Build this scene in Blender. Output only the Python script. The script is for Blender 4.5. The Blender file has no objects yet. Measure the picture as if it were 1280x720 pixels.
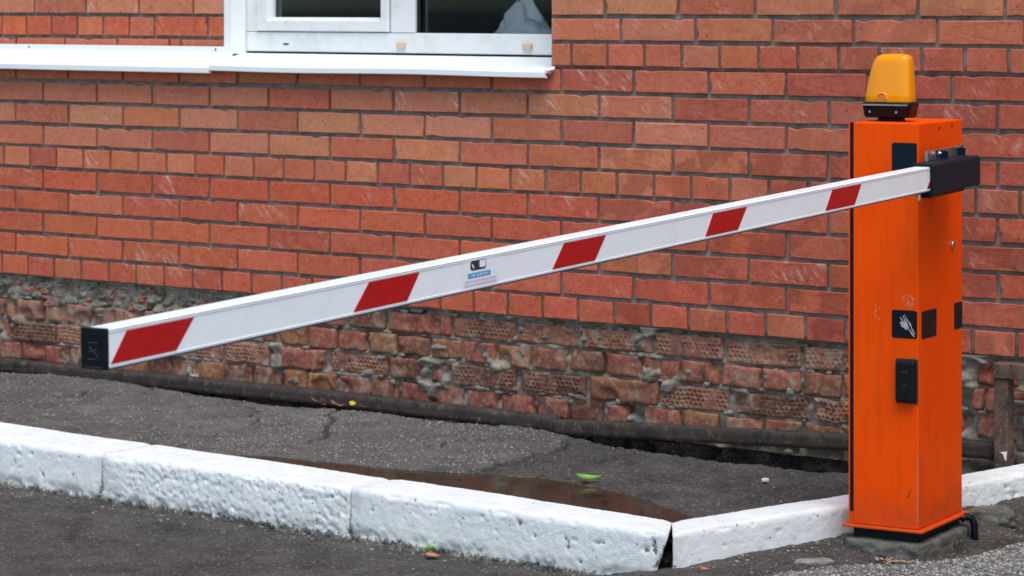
import bpy, bmesh, math, random
import numpy as np
from mathutils import Vector, Matrix

random.seed(11)
RNG = np.random.default_rng(5)
SC = bpy.context.scene
COL = SC.collection

# ------------------------------------------------------------------ camera, sky, sun, exposure
cam_d = bpy.data.cameras.new('camera')
cam = bpy.data.objects.new('camera', cam_d)
COL.objects.link(cam)
cam.location = (7.1575, -6.8059, 1.2709)
cam.rotation_euler = (math.pi / 2, 0, 0.6444)
cam_d.sensor_width = 36.0
cam_d.lens = 3506 / 1280 * 36.0
cam_d.shift_y = -355.75 / 1280
cam_d.clip_start = 0.1
cam_d.clip_end = 2000
cam_d.dof.use_dof = True
cam_d.dof.focus_distance = 6.0
cam_d.dof.aperture_fstop = 12.0
SC.camera = cam

SUN_EL, SUN_AZ = math.radians(64), math.radians(-45)     # azimuth measured from +x, towards the open yard
world = bpy.data.worlds.new('World')
SC.world = world
world.use_nodes = True
wn = world.node_tree.nodes
sky = wn.new('ShaderNodeTexSky')
sky.sky_type = 'NISHITA'
sky.sun_disc = False
sky.sun_elevation = SUN_EL
sky.sun_rotation = math.pi / 2 - SUN_AZ
sky.air_density = 1.0
sky.dust_density = 1.3
sky.ozone_density = 0.35
bg = wn['Background']
bg.inputs['Strength'].default_value = 0.13
world.node_tree.links.new(sky.outputs['Color'], bg.inputs['Color'])

sun_d = bpy.data.lights.new('sun', 'SUN')
sun_d.energy = 1.75
sun_d.angle = math.radians(40)
sun_d.color = (1.0, 0.95, 0.87)
sun = bpy.data.objects.new('sun', sun_d)
COL.objects.link(sun)
sd = Vector((math.cos(SUN_EL) * math.cos(SUN_AZ), math.cos(SUN_EL) * math.sin(SUN_AZ), math.sin(SUN_EL)))
sun.rotation_euler = sd.to_track_quat('Z', 'Y').to_euler()
sun.location = (6, -6, 8)

SC.view_settings.view_transform = 'Standard'
SC.view_settings.look = 'None'
SC.view_settings.exposure = 0.72
SC.view_settings.gamma = 1.0
SC.view_settings.use_curve_mapping = False
SC.cycles.use_denoising = True


# ------------------------------------------------------------------ helpers
def lin(r, g, b, k=1.0):
    def f(c):
        c /= 255.0
        return (c / 12.92 if c <= 0.04045 else ((c + 0.055) / 1.055) ** 2.4) * k
    return (f(r), f(g), f(b), 1.0)


def smooth(a, b, x):
    t = np.clip((x - a) / (b - a), 0, 1)
    return t * t * (3 - 2 * t)


def _h(ix, iy, iz, seed):
    n = (ix * 374761393 + iy * 668265263 + iz * 2147483647 + seed * 362437) & 0xffffffff
    n = ((n ^ (n >> 13)) * 1274126177) & 0xffffffff
    n = ((n ^ (n >> 15)) * 2246822519) & 0xffffffff
    return ((n ^ (n >> 16)) & 0xffffff) / float(0xffffff)


def noise3(x, y, z, seed=0):
    x, y, z = np.broadcast_arrays(np.asarray(x, float), np.asarray(y, float), np.asarray(z, float))
    ix, iy, iz = np.floor(x).astype(np.int64), np.floor(y).astype(np.int64), np.floor(z).astype(np.int64)
    fx, fy, fz = x - ix, y - iy, z - iz
    fx, fy, fz = [t * t * (3 - 2 * t) for t in (fx, fy, fz)]
    out = 0
    for dx in (0, 1):
        for dy in (0, 1):
            for dz in (0, 1):
                w = (fx if dx else 1 - fx) * (fy if dy else 1 - fy) * (fz if dz else 1 - fz)
                out = out + w * _h(ix + dx, iy + dy, iz + dz, seed)
    return out * 2 - 1


def noise2(x, y, seed=0):
    x, y = np.broadcast_arrays(np.asarray(x, float), np.asarray(y, float))
    ix, iy = np.floor(x).astype(np.int64), np.floor(y).astype(np.int64)
    fx, fy = x - ix, y - iy
    fx, fy = [t * t * (3 - 2 * t) for t in (fx, fy)]
    z = np.zeros_like(ix)
    return 2 * ((1 - fx) * (1 - fy) * _h(ix, iy, z, seed) + fx * (1 - fy) * _h(ix + 1, iy, z, seed)
                + (1 - fx) * fy * _h(ix, iy + 1, z, seed) + fx * fy * _h(ix + 1, iy + 1, z, seed)) - 1


def fbm2(x, y, f, seed=0, octv=4):
    s, a, t = 0, 1.0, 0
    for o in range(octv):
        s = s + a * noise2(x * f + 17.3 * o, y * f - 9.1 * o, seed + o)
        t += a
        a *= 0.5
        f *= 2.03
    return s / t


def fbm3(x, y, z, f, seed=0, octv=3):
    s, a, t = 0, 1.0, 0
    for o in range(octv):
        s = s + a * noise3(x * f + 17.3 * o, y * f - 9.1 * o, z * f + 3.7 * o, seed + o)
        t += a
        a *= 0.5
        f *= 2.03
    return s / t


def link(o, parent=None):
    COL.objects.link(o)
    if parent is not None:
        o.parent = parent
    return o


def pyobj(name, verts, faces, mat, parent=None, smooth_shade=False):
    me = bpy.data.meshes.new(name)
    me.from_pydata([tuple(v) for v in verts], [], [tuple(f) for f in faces])
    me.update()
    if smooth_shade:
        me.polygons.foreach_set('use_smooth', [True] * len(me.polygons))
    if mat:
        me.materials.append(mat)
    return link(bpy.data.objects.new(name, me), parent)


def grid_obj(name, X, Y, Z, mat, parent=None, mask=None, cols=None, smooth_shade=True):
    n, m = X.shape
    co = np.stack([X, Y, Z], -1).reshape(-1, 3).astype(np.float32)
    idx = np.arange(n * m).reshape(n, m)
    q = np.stack([idx[:-1, :-1], idx[1:, :-1], idx[1:, 1:], idx[:-1, 1:]], -1).reshape(-1, 4)
    if mask is not None:
        q = q[mask.reshape(-1)]
    me = bpy.data.meshes.new(name)
    me.vertices.add(len(co))
    me.vertices.foreach_set('co', co.ravel())
    me.loops.add(q.size)
    me.loops.foreach_set('vertex_index', q.ravel().astype(np.int32))
    me.polygons.add(len(q))
    me.polygons.foreach_set('loop_start', np.arange(0, q.size, 4, dtype=np.int32))
    me.polygons.foreach_set('loop_total', np.full(len(q), 4, dtype=np.int32))
    if smooth_shade:
        me.polygons.foreach_set('use_smooth', np.ones(len(q), dtype=bool))
    me.update(calc_edges=True)
    if cols is not None:
        a = me.color_attributes.new('Tone', 'FLOAT_COLOR', 'POINT')
        c4 = np.ones((n * m, 4), np.float32)
        c4[:, :cols.shape[-1]] = cols.reshape(n * m, -1)
        a.data.foreach_set('color', c4.ravel())
    me.materials.append(mat)
    return link(bpy.data.objects.new(name, me), parent)


def bm_obj(name, bm, mat, parent=None, smooth_shade=False):
    me = bpy.data.meshes.new(name)
    bmesh.ops.recalc_face_normals(bm, faces=bm.faces)
    bm.to_mesh(me)
    bm.free()
    if smooth_shade:
        me.polygons.foreach_set('use_smooth', [True] * len(me.polygons))
    me.materials.append(mat)
    return link(bpy.data.objects.new(name, me), parent)


def add_box(bm, x0, x1, y0, y1, z0, z1, bev=0.0, seg=2):
    vs = [bm.verts.new((x, y, z)) for x in (x0, x1) for y in (y0, y1) for z in (z0, z1)]
    fs = [bm.faces.new([vs[i] for i in f]) for f in ((0, 1, 3, 2), (4, 6, 7, 5), (0, 4, 5, 1), (2, 3, 7, 6), (0, 2, 6, 4), (1, 5, 7, 3))]
    if bev > 0:
        es = set(e for f in fs for e in f.edges)
        bmesh.ops.bevel(bm, geom=list(es), offset=bev, segments=seg, affect='EDGES', profile=0.5)


def box(name, x0, x1, y0, y1, z0, z1, mat, parent=None, bev=0.0, seg=2):
    bm = bmesh.new()
    add_box(bm, x0, x1, y0, y1, z0, z1, bev, seg)
    return bm_obj(name, bm, mat, parent)


def cyl(name, p0, p1, r, mat, parent=None, seg=20, r2=None, bev=0.0):
    p0, p1 = Vector(p0), Vector(p1)
    d = p1 - p0
    bm = bmesh.new()
    M = Matrix.Translation((p0 + p1) / 2) @ d.to_track_quat('Z', 'Y').to_matrix().to_4x4()
    bmesh.ops.create_cone(bm, cap_ends=True, segments=seg, radius1=r, radius2=r if r2 is None else r2, depth=d.length, matrix=M)
    if bev:
        es = [e for e in bm.edges if len(e.link_faces) == 2 and e.calc_face_angle(0) > 1.0]
        bmesh.ops.bevel(bm, geom=es, offset=bev, segments=2, affect='EDGES')
    return bm_obj(name, bm, mat, parent)


def empty(name, loc=(0, 0, 0), rz=0.0, parent=None):
    o = bpy.data.objects.new(name, None)
    o.empty_display_size = 0.1
    o.location = loc
    o.rotation_euler = (0, 0, rz)
    return link(o, parent)


def tag(o, label=None, cat=None, group=None, kind=None):
    for k, v in (('label', label), ('category', cat), ('group', group), ('kind', kind)):
        if v:
            o[k] = v
    return o


# ------------------------------------------------------------------ materials
class NT:
    def __init__(self, name):
        self.m = bpy.data.materials.new(name)
        self.m.use_nodes = True
        self.t = self.m.node_tree
        self.b = self.t.nodes['Principled BSDF']

    def n(self, typ, **kw):
        nd = self.t.nodes.new(typ)
        ins = kw.pop('ins', {})
        for k, v in kw.items():
            setattr(nd, k, v)
        for k, v in ins.items():
            if isinstance(v, bpy.types.NodeSocket):
                self.t.links.new(v, nd.inputs[k])
            else:
                nd.inputs[k].default_value = v
        return nd

    def pos(self):
        return self.n('ShaderNodeNewGeometry').outputs['Position']

    def objco(self):
        return self.n('ShaderNodeTexCoord').outputs['Object']

    def noise(self, vec, scale, detail=4.0, rough=0.55, dist=0.0):
        return self.n('ShaderNodeTexNoise', ins={'Vector': vec, 'Scale': scale, 'Detail': detail, 'Roughness': rough, 'Distortion': dist}).outputs['Fac']

    def ramp(self, fac, lo, hi, a=0.0, b=1.0):
        r = self.n('ShaderNodeMapRange', ins={'Value': fac, 'From Min': lo, 'From Max': hi, 'To Min': a, 'To Max': b})
        r.clamp = True
        return r.outputs['Result']

    def mix(self, fac, a, b, mode='MIX'):
        nd = self.n('ShaderNodeMix', data_type='RGBA', blend_type=mode)
        nd.clamp_factor = True
        for i, v in ((0, fac), (6, a), (7, b)):
            if isinstance(v, bpy.types.NodeSocket):
                self.t.links.new(v, nd.inputs[i])
            else:
                nd.inputs[i].default_value = v
        return nd.outputs[2]

    def math(self, op, a, b=0.0):
        nd = self.n('ShaderNodeMath', operation=op)
        for i, v in enumerate((a, b)):
            if isinstance(v, bpy.types.NodeSocket):
                self.t.links.new(v, nd.inputs[i])
            else:
                nd.inputs[i].default_value = v
        return nd.outputs[0]

    def bump(self, h, strength, dist=0.002, normal=None):
        nd = self.n('ShaderNodeBump', ins={'Height': h, 'Strength': strength, 'Distance': dist})
        if normal is not None:
            self.t.links.new(normal, nd.inputs['Normal'])
        return nd.outputs['Normal']

    def set(self, **kw):
        for k, v in kw.items():
            k = {'base': 'Base Color', 'rough': 'Roughness', 'metal': 'Metallic', 'normal': 'Normal', 'spec': 'Specular IOR Level',
                 'trans': 'Transmission Weight', 'ior': 'IOR', 'coat': 'Coat Weight', 'coatr': 'Coat Roughness', 'alpha': 'Alpha',
                 'sss': 'Subsurface Weight'}[k]
            if isinstance(v, bpy.types.NodeSocket):
                self.t.links.new(v, self.b.inputs[k])
            else:
                self.b.inputs[k].default_value = v
        return self.m


def gray(v):
    return (v, v, v, 1.0)


def make_brick_mat():
    t = NT('fired_brick')
    p = t.pos()
    oi = t.n('ShaderNodeObjectInfo')
    col = oi.outputs['Color']
    al = oi.outputs['Alpha']
    mott = t.noise(p, 22, 5, 0.65)
    c = t.mix(t.ramp(mott, 0.35, 0.7), t.mix(0.16, col, (0.12, 0.03, 0.02, 1)), t.mix(0.10, col, (0.80, 0.45, 0.30, 1)))
    fine = t.noise(p, 260, 3, 0.7)
    mid = t.noise(p, 75, 5, 0.75)
    c = t.mix(t.ramp(mid, 0.35, 0.65), t.mix(0.16, c, (0.10, 0.03, 0.02, 1)), t.mix(0.10, c, (0.85, 0.55, 0.40, 1)))
    c = t.mix(t.ramp(fine, 0.60, 0.75, 0, 0.3), c, (0.16, 0.06, 0.045, 1))
    # pale lime bloom, scratchy, on some bricks only
    sc = t.n('ShaderNodeMapping', ins={'Vector': p, 'Scale': (1.0, 1.0, 1.0), 'Rotation': (0, 0.75, 0)})
    st = t.n('ShaderNodeMapping', ins={'Vector': sc.outputs[0], 'Scale': (1.0, 1.0, 0.22)})
    scr = t.noise(st.outputs[0], 85, 5, 0.7, 0.6)
    blot = t.noise(p, 9, 3, 0.6)
    m = t.math('MULTIPLY', t.ramp(scr, 0.50, 0.66), t.ramp(blot, 0.50, 0.62))
    m = t.math('MULTIPLY', m, t.ramp(oi.outputs['Random'], 0.45, 0.95, 0.05, 0.9))
    c = t.mix(m, c, (0.66, 0.52, 0.45, 1))
    # damp, darker blotches where alpha asks for them
    damp = t.ramp(t.noise(p, 11, 2, 0.5, 0.3), 0.46, 0.52)
    c = t.mix(t.math('MULTIPLY', t.math('MULTIPLY', damp, t.math('SUBTRACT', 1.0, al)), 0.55), c, (0.16, 0.035, 0.025, 1))
    soot = t.noise(p, 33, 4, 0.7, 0.4)
    c = t.mix(t.ramp(soot, 0.62, 0.74, 0, 0.55), c, (0.10, 0.045, 0.035, 1))
    pore = t.n('ShaderNodeTexVoronoi', feature='F1', ins={'Vector': p, 'Scale': 130.0})
    pc = t.n('ShaderNodeSeparateColor', ins={'Color': pore.outputs['Color']})
    c = t.mix(t.math('MULTIPLY', t.ramp(pc.outputs[0], 0.98, 0.985), t.ramp(pore.outputs['Distance'], 0.25, 0.4, 0.85, 0)), c, (0.04, 0.02, 0.018, 1))
    speck = t.noise(p, 420, 2, 0.5)
    c = t.mix(t.ramp(speck, 0.73, 0.77, 0, 0.55), c, (0.6, 0.5, 0.42, 1))
    b = t.bump(t.noise(p, 170, 6, 0.8), 0.7, 0.0025)
    return t.set(base=c, rough=t.ramp(mott, 0.3, 0.7, 0.72, 0.9), normal=b, spec=0.15)


def make_old_brick_mat():
    t = NT('weathered_brick')
    p = t.pos()
    oi = t.n('ShaderNodeObjectInfo')
    mott = t.noise(p, 30, 6, 0.7)
    c = t.mix(t.ramp(mott, 0.38, 0.68), t.mix(0.45, oi.outputs['Color'], (0.08, 0.04, 0.03, 1)), t.mix(0.15, oi.outputs['Color'], (0.55, 0.36, 0.25, 1)))
    g = t.noise(p, 13, 5, 0.65, 0.5)
    c = t.mix(t.ramp(g, 0.52, 0.66, 0, 0.7), c, (0.34, 0.29, 0.21, 1))
    k = t.noise(p, 17, 5, 0.7, 0.8)
    c = t.mix(t.ramp(k, 0.56, 0.66, 0, 0.8), c, (0.05, 0.045, 0.04, 1))
    g2 = t.noise(p, 60, 4, 0.7)
    c = t.mix(t.ramp(g2, 0.54, 0.72, 0, 0.6), c, (0.33, 0.31, 0.27, 1))
    b = t.bump(t.noise(p, 120, 6, 0.75), 0.8, 0.004)
    return t.set(base=c, rough=0.9, normal=b, spec=0.25)


def make_mortar(name, base, dark, bump=0.6, dist=0.003, lo=0.35, hi=0.65):
    t = NT(name)
    p = t.pos()
    c = t.mix(t.ramp(t.noise(p, 26, 6, 0.7), lo, hi), dark, base)
    c = t.mix(t.ramp(t.noise(p, 240, 3, 0.7), 0.55, 0.75, 0, 0.4), c, (0.5, 0.49, 0.45, 1))
    b = t.bump(t.noise(p, 130, 6, 0.75), bump, dist)
    return t.set(base=c, rough=0.93, normal=b, spec=0.2)


def make_asphalt():
    t = NT('asphalt')
    p = t.pos()
    a = t.n('ShaderNodeVertexColor', layer_name='Tone')
    col, wet = a.outputs['Color'], a.outputs['Alpha']
    c = t.mix(t.ramp(t.noise(p, 7, 6, 0.65), 0.3, 0.7, 0, 0.5), col, (0.03, 0.028, 0.026, 1), 'MULTIPLY')
    c = t.mix(t.ramp(t.noise(p, 7, 6, 0.65), 0.3, 0.72), t.mix(0.45, col, (0, 0, 0, 1)), t.mix(0.10, col, (0.5, 0.48, 0.45, 1)))
    v = t.n('ShaderNodeTexVoronoi', feature='F1', ins={'Vector': p, 'Scale': 125.0, 'Randomness': 1.0})
    sep = t.n('ShaderNodeSeparateColor', ins={'Color': v.outputs['Color']})
    stone = t.math('MULTIPLY', t.ramp(sep.outputs[0], 0.55, 1.0), t.ramp(v.outputs['Distance'], 0.25, 0.55, 1, 0))
    c = t.mix(t.math('MULTIPLY', stone, 0.85), c, t.mix(1.0, t.mix(0.55, col, (0.42, 0.41, 0.39, 1)), t.mix(sep.outputs[1], (0.5, 0.47, 0.43, 1), (1.25, 1.25, 1.25, 1)), 'MULTIPLY'))
    pit = t.math('MULTIPLY', t.ramp(sep.outputs[2], 0.55, 1.0), t.ramp(v.outputs['Distance'], 0.2, 0.6, 1, 0))
    c = t.mix(t.math('MULTIPLY', pit, 0.75), c, (0.018, 0.017, 0.016, 1))
    spk = t.n('ShaderNodeTexVoronoi', feature='F1', ins={'Vector': p, 'Scale': 60.0, 'Randomness': 1.0})
    s2 = t.n('ShaderNodeSeparateColor', ins={'Color': spk.outputs['Color']})
    sm = t.math('MULTIPLY', t.ramp(s2.outputs[0], 0.88, 0.90), t.ramp(spk.outputs['Distance'], 0.14, 0.2, 1, 0))
    c = t.mix(t.math('MULTIPLY', sm, 0.5), c, (0.4, 0.39, 0.37, 1))
    h = t.math('ADD', t.math('MULTIPLY', v.outputs['Distance'], -0.8), t.noise(p, 320, 4, 0.7))
    b = t.bump(h, 1.0, 0.005)
    return t.set(base=c, rough=t.math('MULTIPLY', t.ramp(t.noise(p, 16, 3), 0.3, 0.7, 0.7, 0.95), wet), normal=b, spec=0.35)


def make_kerb_paint():
    t = NT('kerb_whitewash')
    p = t.pos()
    a = t.n('ShaderNodeVertexColor', layer_name='Tone')
    sep = t.n('ShaderNodeSeparateColor', ins={'Color': a.outputs['Color']})
    w = t.mix(t.ramp(t.noise(p, 14, 5, 0.6), 0.3, 0.7), (0.70, 0.74, 0.74, 1), (0.84, 0.865, 0.85, 1))
    w = t.mix(t.ramp(t.noise(p, 38, 5, 0.7, 0.5), 0.58, 0.74, 0, 0.35), w, (0.45, 0.42, 0.38, 1))
    raw = t.mix(t.ramp(t.noise(p, 90, 5, 0.7), 0.35, 0.65), (0.05, 0.05, 0.042, 1), (0.27, 0.26, 0.23, 1))
    dn = t.math('ADD', sep.outputs[0], t.math('MULTIPLY', t.math('SUBTRACT', t.noise(p, 70, 6, 0.8), 0.5), 2.4))
    spl = t.math('ADD', sep.outputs[1], t.math('MULTIPLY', t.math('SUBTRACT', t.noise(p, 18, 5, 0.7), 0.5), 1.2))
    w = t.mix(t.ramp(spl, 0.3, 1.0, 0, 0.55), w, (0.33, 0.29, 0.23, 1))
    c = t.mix(t.ramp(dn, 0.55, 0.7), w, raw)
    pv = t.n('ShaderNodeTexVoronoi', feature='F1', ins={'Vector': p, 'Scale': 75.0, 'Randomness': 1.0})
    ps = t.n('ShaderNodeSeparateColor', ins={'Color': pv.outputs['Color']})
    pm = t.math('MULTIPLY', t.ramp(ps.outputs[0], 0.90, 0.93), t.ramp(pv.outputs['Distance'], 0.16, 0.26, 1, 0))
    c = t.mix(t.math('MULTIPLY', pm, t.ramp(t.noise(p, 11, 3), 0.42, 0.55, 0.0, 0.85)), c, (0.10, 0.095, 0.085, 1))
    sc = t.n('ShaderNodeMapping', ins={'Vector': p, 'Scale': (0.12, 1.0, 1.0)})
    c = t.mix(t.ramp(t.noise(sc.outputs[0], 60, 5, 0.7), 0.62, 0.72, 0, 0.3), c, (0.30, 0.28, 0.25, 1))
    b = t.bump(t.noise(p, 170, 6, 0.8), 0.8, 0.004)
    return t.set(base=c, rough=0.75, normal=b, spec=0.35)


def make_rust():
    t = NT('rusty_steel')
    p = t.pos()
    c = t.mix(t.ramp(t.noise(p, 18, 6, 0.7), 0.35, 0.65), (0.017, 0.016, 0.015, 1), (0.058, 0.043, 0.034, 1))
    c = t.mix(t.ramp(t.noise(p, 70, 5, 0.7), 0.55, 0.75, 0, 0.5), c, (0.13, 0.085, 0.06, 1))
    c = t.mix(t.ramp(t.noise(p, 33, 4, 0.7), 0.56, 0.70, 0, 0.5), c, (0.2, 0.17, 0.14, 1))
    return t.set(base=c, rough=0.8, metal=0.0, normal=t.bump(t.noise(p, 140, 5, 0.7), 0.6, 0.002), spec=0.3)


def make_orange():
    t = NT('orange_powder_coat')
    p = t.objco()
    c = t.mix(t.ramp(t.noise(p, 5, 5, 0.6), 0.35, 0.7), (0.84, 0.068, 0.0, 1), (0.87, 0.084, 0.0, 1))
    st = t.n('ShaderNodeMapping', ins={'Vector': p, 'Scale': (9, 9, 0.9)})
    c = t.mix(t.ramp(t.noise(st.outputs[0], 6, 5, 0.65), 0.50, 0.8, 0, 0.5), c, (0.50, 0.045, 0.002, 1))
    sc2 = t.n('ShaderNodeMapping', ins={'Vector': p, 'Scale': (3, 3, 40)})
    c = t.mix(t.ramp(t.noise(sc2.outputs[0], 5, 6, 0.75), 0.66, 0.74, 0, 0.35), c, (0.92, 0.30, 0.10, 1))
    sp = t.n('ShaderNodeSeparateXYZ', ins={'Vector': p})
    low = t.ramp(t.math('ADD', sp.outputs[2], t.math('MULTIPLY', t.noise(p, 22, 5, 0.7), 0.16)), 0.06, 0.16, 1, 0)
    c = t.mix(t.math('MULTIPLY', low, 0.45), c, (0.16, 0.06, 0.025, 1))
    c = t.mix(t.ramp(t.noise(p, 75, 4, 0.7), 0.70, 0.76, 0, 0.55), c, (0.2, 0.05, 0.02, 1))
    b = t.bump(t.noise(p, 420, 2, 0.5), 0.12, 0.001)
    return t.set(base=c, rough=t.ramp(t.noise(p, 12, 4), 0.3, 0.7, 0.42, 0.6), normal=b, spec=0.10)


def simple(name, col, rough=0.5, metal=0.0, dirt=None, scale=30, amt=0.5, bump=0.0, bs=200, lo=0.5, hi=0.75, **kw):
    t = NT(name)
    p = t.objco()
    c = col
    if dirt:
        c = t.mix(t.ramp(t.noise(p, scale, 5, 0.65), lo, hi, 0, amt), col, dirt)
        t.set(base=c)
    else:
        t.set(base=col)
    if bump:
        t.set(normal=t.bump(t.noise(p, bs, 4, 0.7), bump, 0.001))
    return t.set(rough=t.ramp(t.noise(p, scale * 0.7, 3), 0.3, 0.7, rough * 0.85, min(1, rough * 1.15)), metal=metal, **kw)


M_BRICK = make_brick_mat()
M_OLD = make_old_brick_mat()
M_MORTAR = make_mortar('grey_mortar', (0.26, 0.25, 0.222, 1), (0.12, 0.114, 0.098, 1))
M_MORTAR_OLD = make_mortar('crumbling_mortar', (0.37, 0.34, 0.275, 1), (0.14, 0.125, 0.098, 1), 1.0, 0.006, 0.35, 0.65)
M_ASPH = make_asphalt()
M_KERB = make_kerb_paint()
M_RUST = make_rust()
M_RUST2 = make_mortar('brown_rust', (0.17, 0.105, 0.075, 1), (0.05, 0.038, 0.032, 1), 0.8, 0.003)
M_SOIL = make_mortar('dark_soil', (0.035, 0.030, 0.025, 1), (0.012, 0.011, 0.010, 1), 1.0, 0.005)
M_ORANGE = make_orange()
M_CONC = make_mortar('old_concrete', (0.17, 0.165, 0.14, 1), (0.06, 0.06, 0.05, 1), 0.9, 0.004)
M_CONC2 = make_mortar('pale_concrete', (0.30, 0.285, 0.24, 1), (0.15, 0.14, 0.12, 1), 0.9, 0.004)
M_WHITE = simple('white_boom_coating', (0.83, 0.87, 0.87, 1), 0.34, dirt=(0.60, 0.60, 0.55, 1), scale=14, amt=0.3, lo=0.52, hi=0.8, spec=0.5)
M_RED = simple('red_reflective_tape', (0.44, 0.001, 0.004, 1), 0.35, dirt=(0.34, 0.001, 0.004, 1), scale=40, amt=0.5)
M_BLACK = simple('black_plastic_and_gap_shade', (0.003, 0.006, 0.009, 1), 0.4, dirt=(0.015, 0.018, 0.02, 1), scale=50, amt=0.3, bump=0.15, spec=0.2)
M_HOUSING = simple('dark_painted_bracket', (0.004, 0.015, 0.024, 1), 0.45, dirt=(0.008, 0.022, 0.032, 1), scale=30, amt=0.5, spec=0.1)
M_STEEL = simple('zinc_steel', (0.42, 0.43, 0.43, 1), 0.35, 0.9, dirt=(0.2, 0.2, 0.19, 1), scale=60, amt=0.7)
M_CHROME = simple('bright_steel', (0.75, 0.75, 0.75, 1), 0.2, 1.0)
M_PVC = simple('white_pvc', (0.74, 0.755, 0.74, 1), 0.4, dirt=(0.36, 0.36, 0.30, 1), scale=16, amt=0.4, lo=0.48, hi=0.8)
M_SILL = simple('white_painted_sheet_metal', (0.80, 0.84, 0.84, 1), 0.38, dirt=(0.5, 0.49, 0.46, 1), scale=22, amt=0.3, lo=0.58, hi=0.8)
M_GASKET = simple('dark_gasket', (0.02, 0.022, 0.02, 1), 0.7)
M_BEIGE = simple('beige_plastic', (0.62, 0.48, 0.30, 1), 0.5)
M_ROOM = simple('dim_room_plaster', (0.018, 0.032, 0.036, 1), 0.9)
M_BLUE = simple('blue_print', (0.02, 0.29, 0.60, 1), 0.4)
M_PRINT = simple('black_print', (0.02, 0.03, 0.035, 1), 0.4)
M_PALE = simple('pale_print', (0.62, 0.47, 0.55, 1), 0.4)
M_STICK = simple('clear_sticker', (0.81, 0.84, 0.86, 1), 0.35)
M_SCR = simple('scraped_residue', (0.45, 0.46, 0.47, 1), 0.6, dirt=(0.03, 0.03, 0.03, 1), scale=70, amt=0.9)
M_MARK = simple('grey_moulding_and_lip_shade', (0.045, 0.05, 0.055, 1), 0.4)
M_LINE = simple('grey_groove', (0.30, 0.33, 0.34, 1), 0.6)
M_WEAR = simple('worn_primer', (0.40, 0.17, 0.08, 1), 0.7)
M_SCR2 = simple('scuffed_paint', (0.75, 0.32, 0.16, 1), 0.6, dirt=(0.78, 0.13, 0.01, 1), scale=90, amt=1.0, lo=0.4, hi=0.6)


def make_glass():
    t = NT('window_glass')
    t.set(base=(0.75, 0.9, 0.9, 1), rough=0.02, ior=1.45, trans=1.0)
    out = t.t.nodes['Material Output']
    tr = t.n('ShaderNodeBsdfTransparent', ins={'Color': (0.95, 0.97, 0.97, 1)})
    gl = t.n('ShaderNodeBsdfGlossy', ins={'Color': (0.30, 0.40, 0.40, 1), 'Roughness': 0.03})
    fr = t.n('ShaderNodeFresnel', ins={'IOR': 1.45})
    mx = t.n('ShaderNodeMixShader')
    t.t.links.new(fr.outputs[0], mx.inputs[0])
    t.t.links.new(tr.outputs[0], mx.inputs[1])
    t.t.links.new(gl.outputs[0], mx.inputs[2])
    t.t.links.new(mx.outputs[0], out.inputs['Surface'])
    return t.m


def make_amber():
    t = NT('amber_lens_plastic')
    p = t.objco()
    st = t.n('ShaderNodeTexWave', ins={'Vector': p, 'Scale': 55.0, 'Distortion': 0.2})
    st.bands_direction = 'X'
    return t.set(base=(0.95, 0.34, 0.0, 1), rough=0.12, trans=0.18, ior=1.3, spec=0.3, coat=0.4, coatr=0.04, normal=t.bump(st.outputs['Fac'], 0.18, 0.001))


def make_water():
    t = NT('muddy_water')
    p = t.pos()
    c = t.mix(t.ramp(t.noise(p, 6, 4), 0.35, 0.65), (0.020, 0.014, 0.010, 1), (0.038, 0.026, 0.018, 1))
    return t.set(base=c, rough=t.ramp(t.noise(p, 12, 4), 0.4, 0.65, 0.05, 0.18), ior=1.33, normal=t.bump(t.noise(p, 60, 3), 0.06, 0.002))


def make_bag():
    t = NT('thin_white_film')
    p = t.objco()
    return t.set(base=(0.95, 0.95, 0.95, 1), rough=0.35, alpha=0.95, normal=t.bump(t.noise(p, 45, 4, 0.6), 0.8, 0.01))


M_GLASS = make_glass()
M_AMBER = make_amber()
M_WATER = make_water()
M_AMBERD = simple('dark_amber_plastic', (0.55, 0.16, 0.005, 1), 0.3, dirt=(0.25, 0.06, 0.01, 1), scale=90, amt=0.8)
M_BAG = make_bag()
M_LEAF = simple('fresh_green_leaf', (0.13, 0.34, 0.025, 1), 0.45, dirt=(0.07, 0.22, 0.02, 1), scale=60, amt=0.8)
M_LEAFY = simple('yellow_leaf', (0.50, 0.36, 0.03, 1), 0.6, dirt=(0.3, 0.15, 0.03, 1), scale=60, amt=0.8)
M_LEAFR = simple('reddish_leaf', (0.17, 0.06, 0.055, 1), 0.7, dirt=(0.3, 0.17, 0.14, 1), scale=60, amt=0.8)
M_LEAFB = simple('brown_leaf', (0.36, 0.14, 0.07, 1), 0.7, dirt=(0.5, 0.3, 0.2, 1), scale=60, amt=0.8)
M_PEB = simple('pale_stone', (0.6, 0.58, 0.54, 1), 0.8, dirt=(0.35, 0.33, 0.3, 1), scale=40, amt=0.6)
M_GRAV = make_mortar('gravel_stone', (0.30, 0.28, 0.26, 1), (0.07, 0.065, 0.06, 1), 0.5, 0.002)
M_TILEBRK = simple('broken_brick_crumbs', (0.42, 0.25, 0.19, 1), 0.9, dirt=(0.2, 0.13, 0.1, 1), scale=60, amt=0.8)

# ------------------------------------------------------------------ ground: road
C_LINE = [(3.335, -1.047), (3.552, -0.584), (3.773, -0.039)]        # back edge of the side kerb
SLAB = [(3.60, -1.26), (3.665, -1.15), (3.775, -0.968), (3.946, -0.808), (4.009, -0.511), (4.10, -0.2), (4.2, 0.0)]


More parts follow.
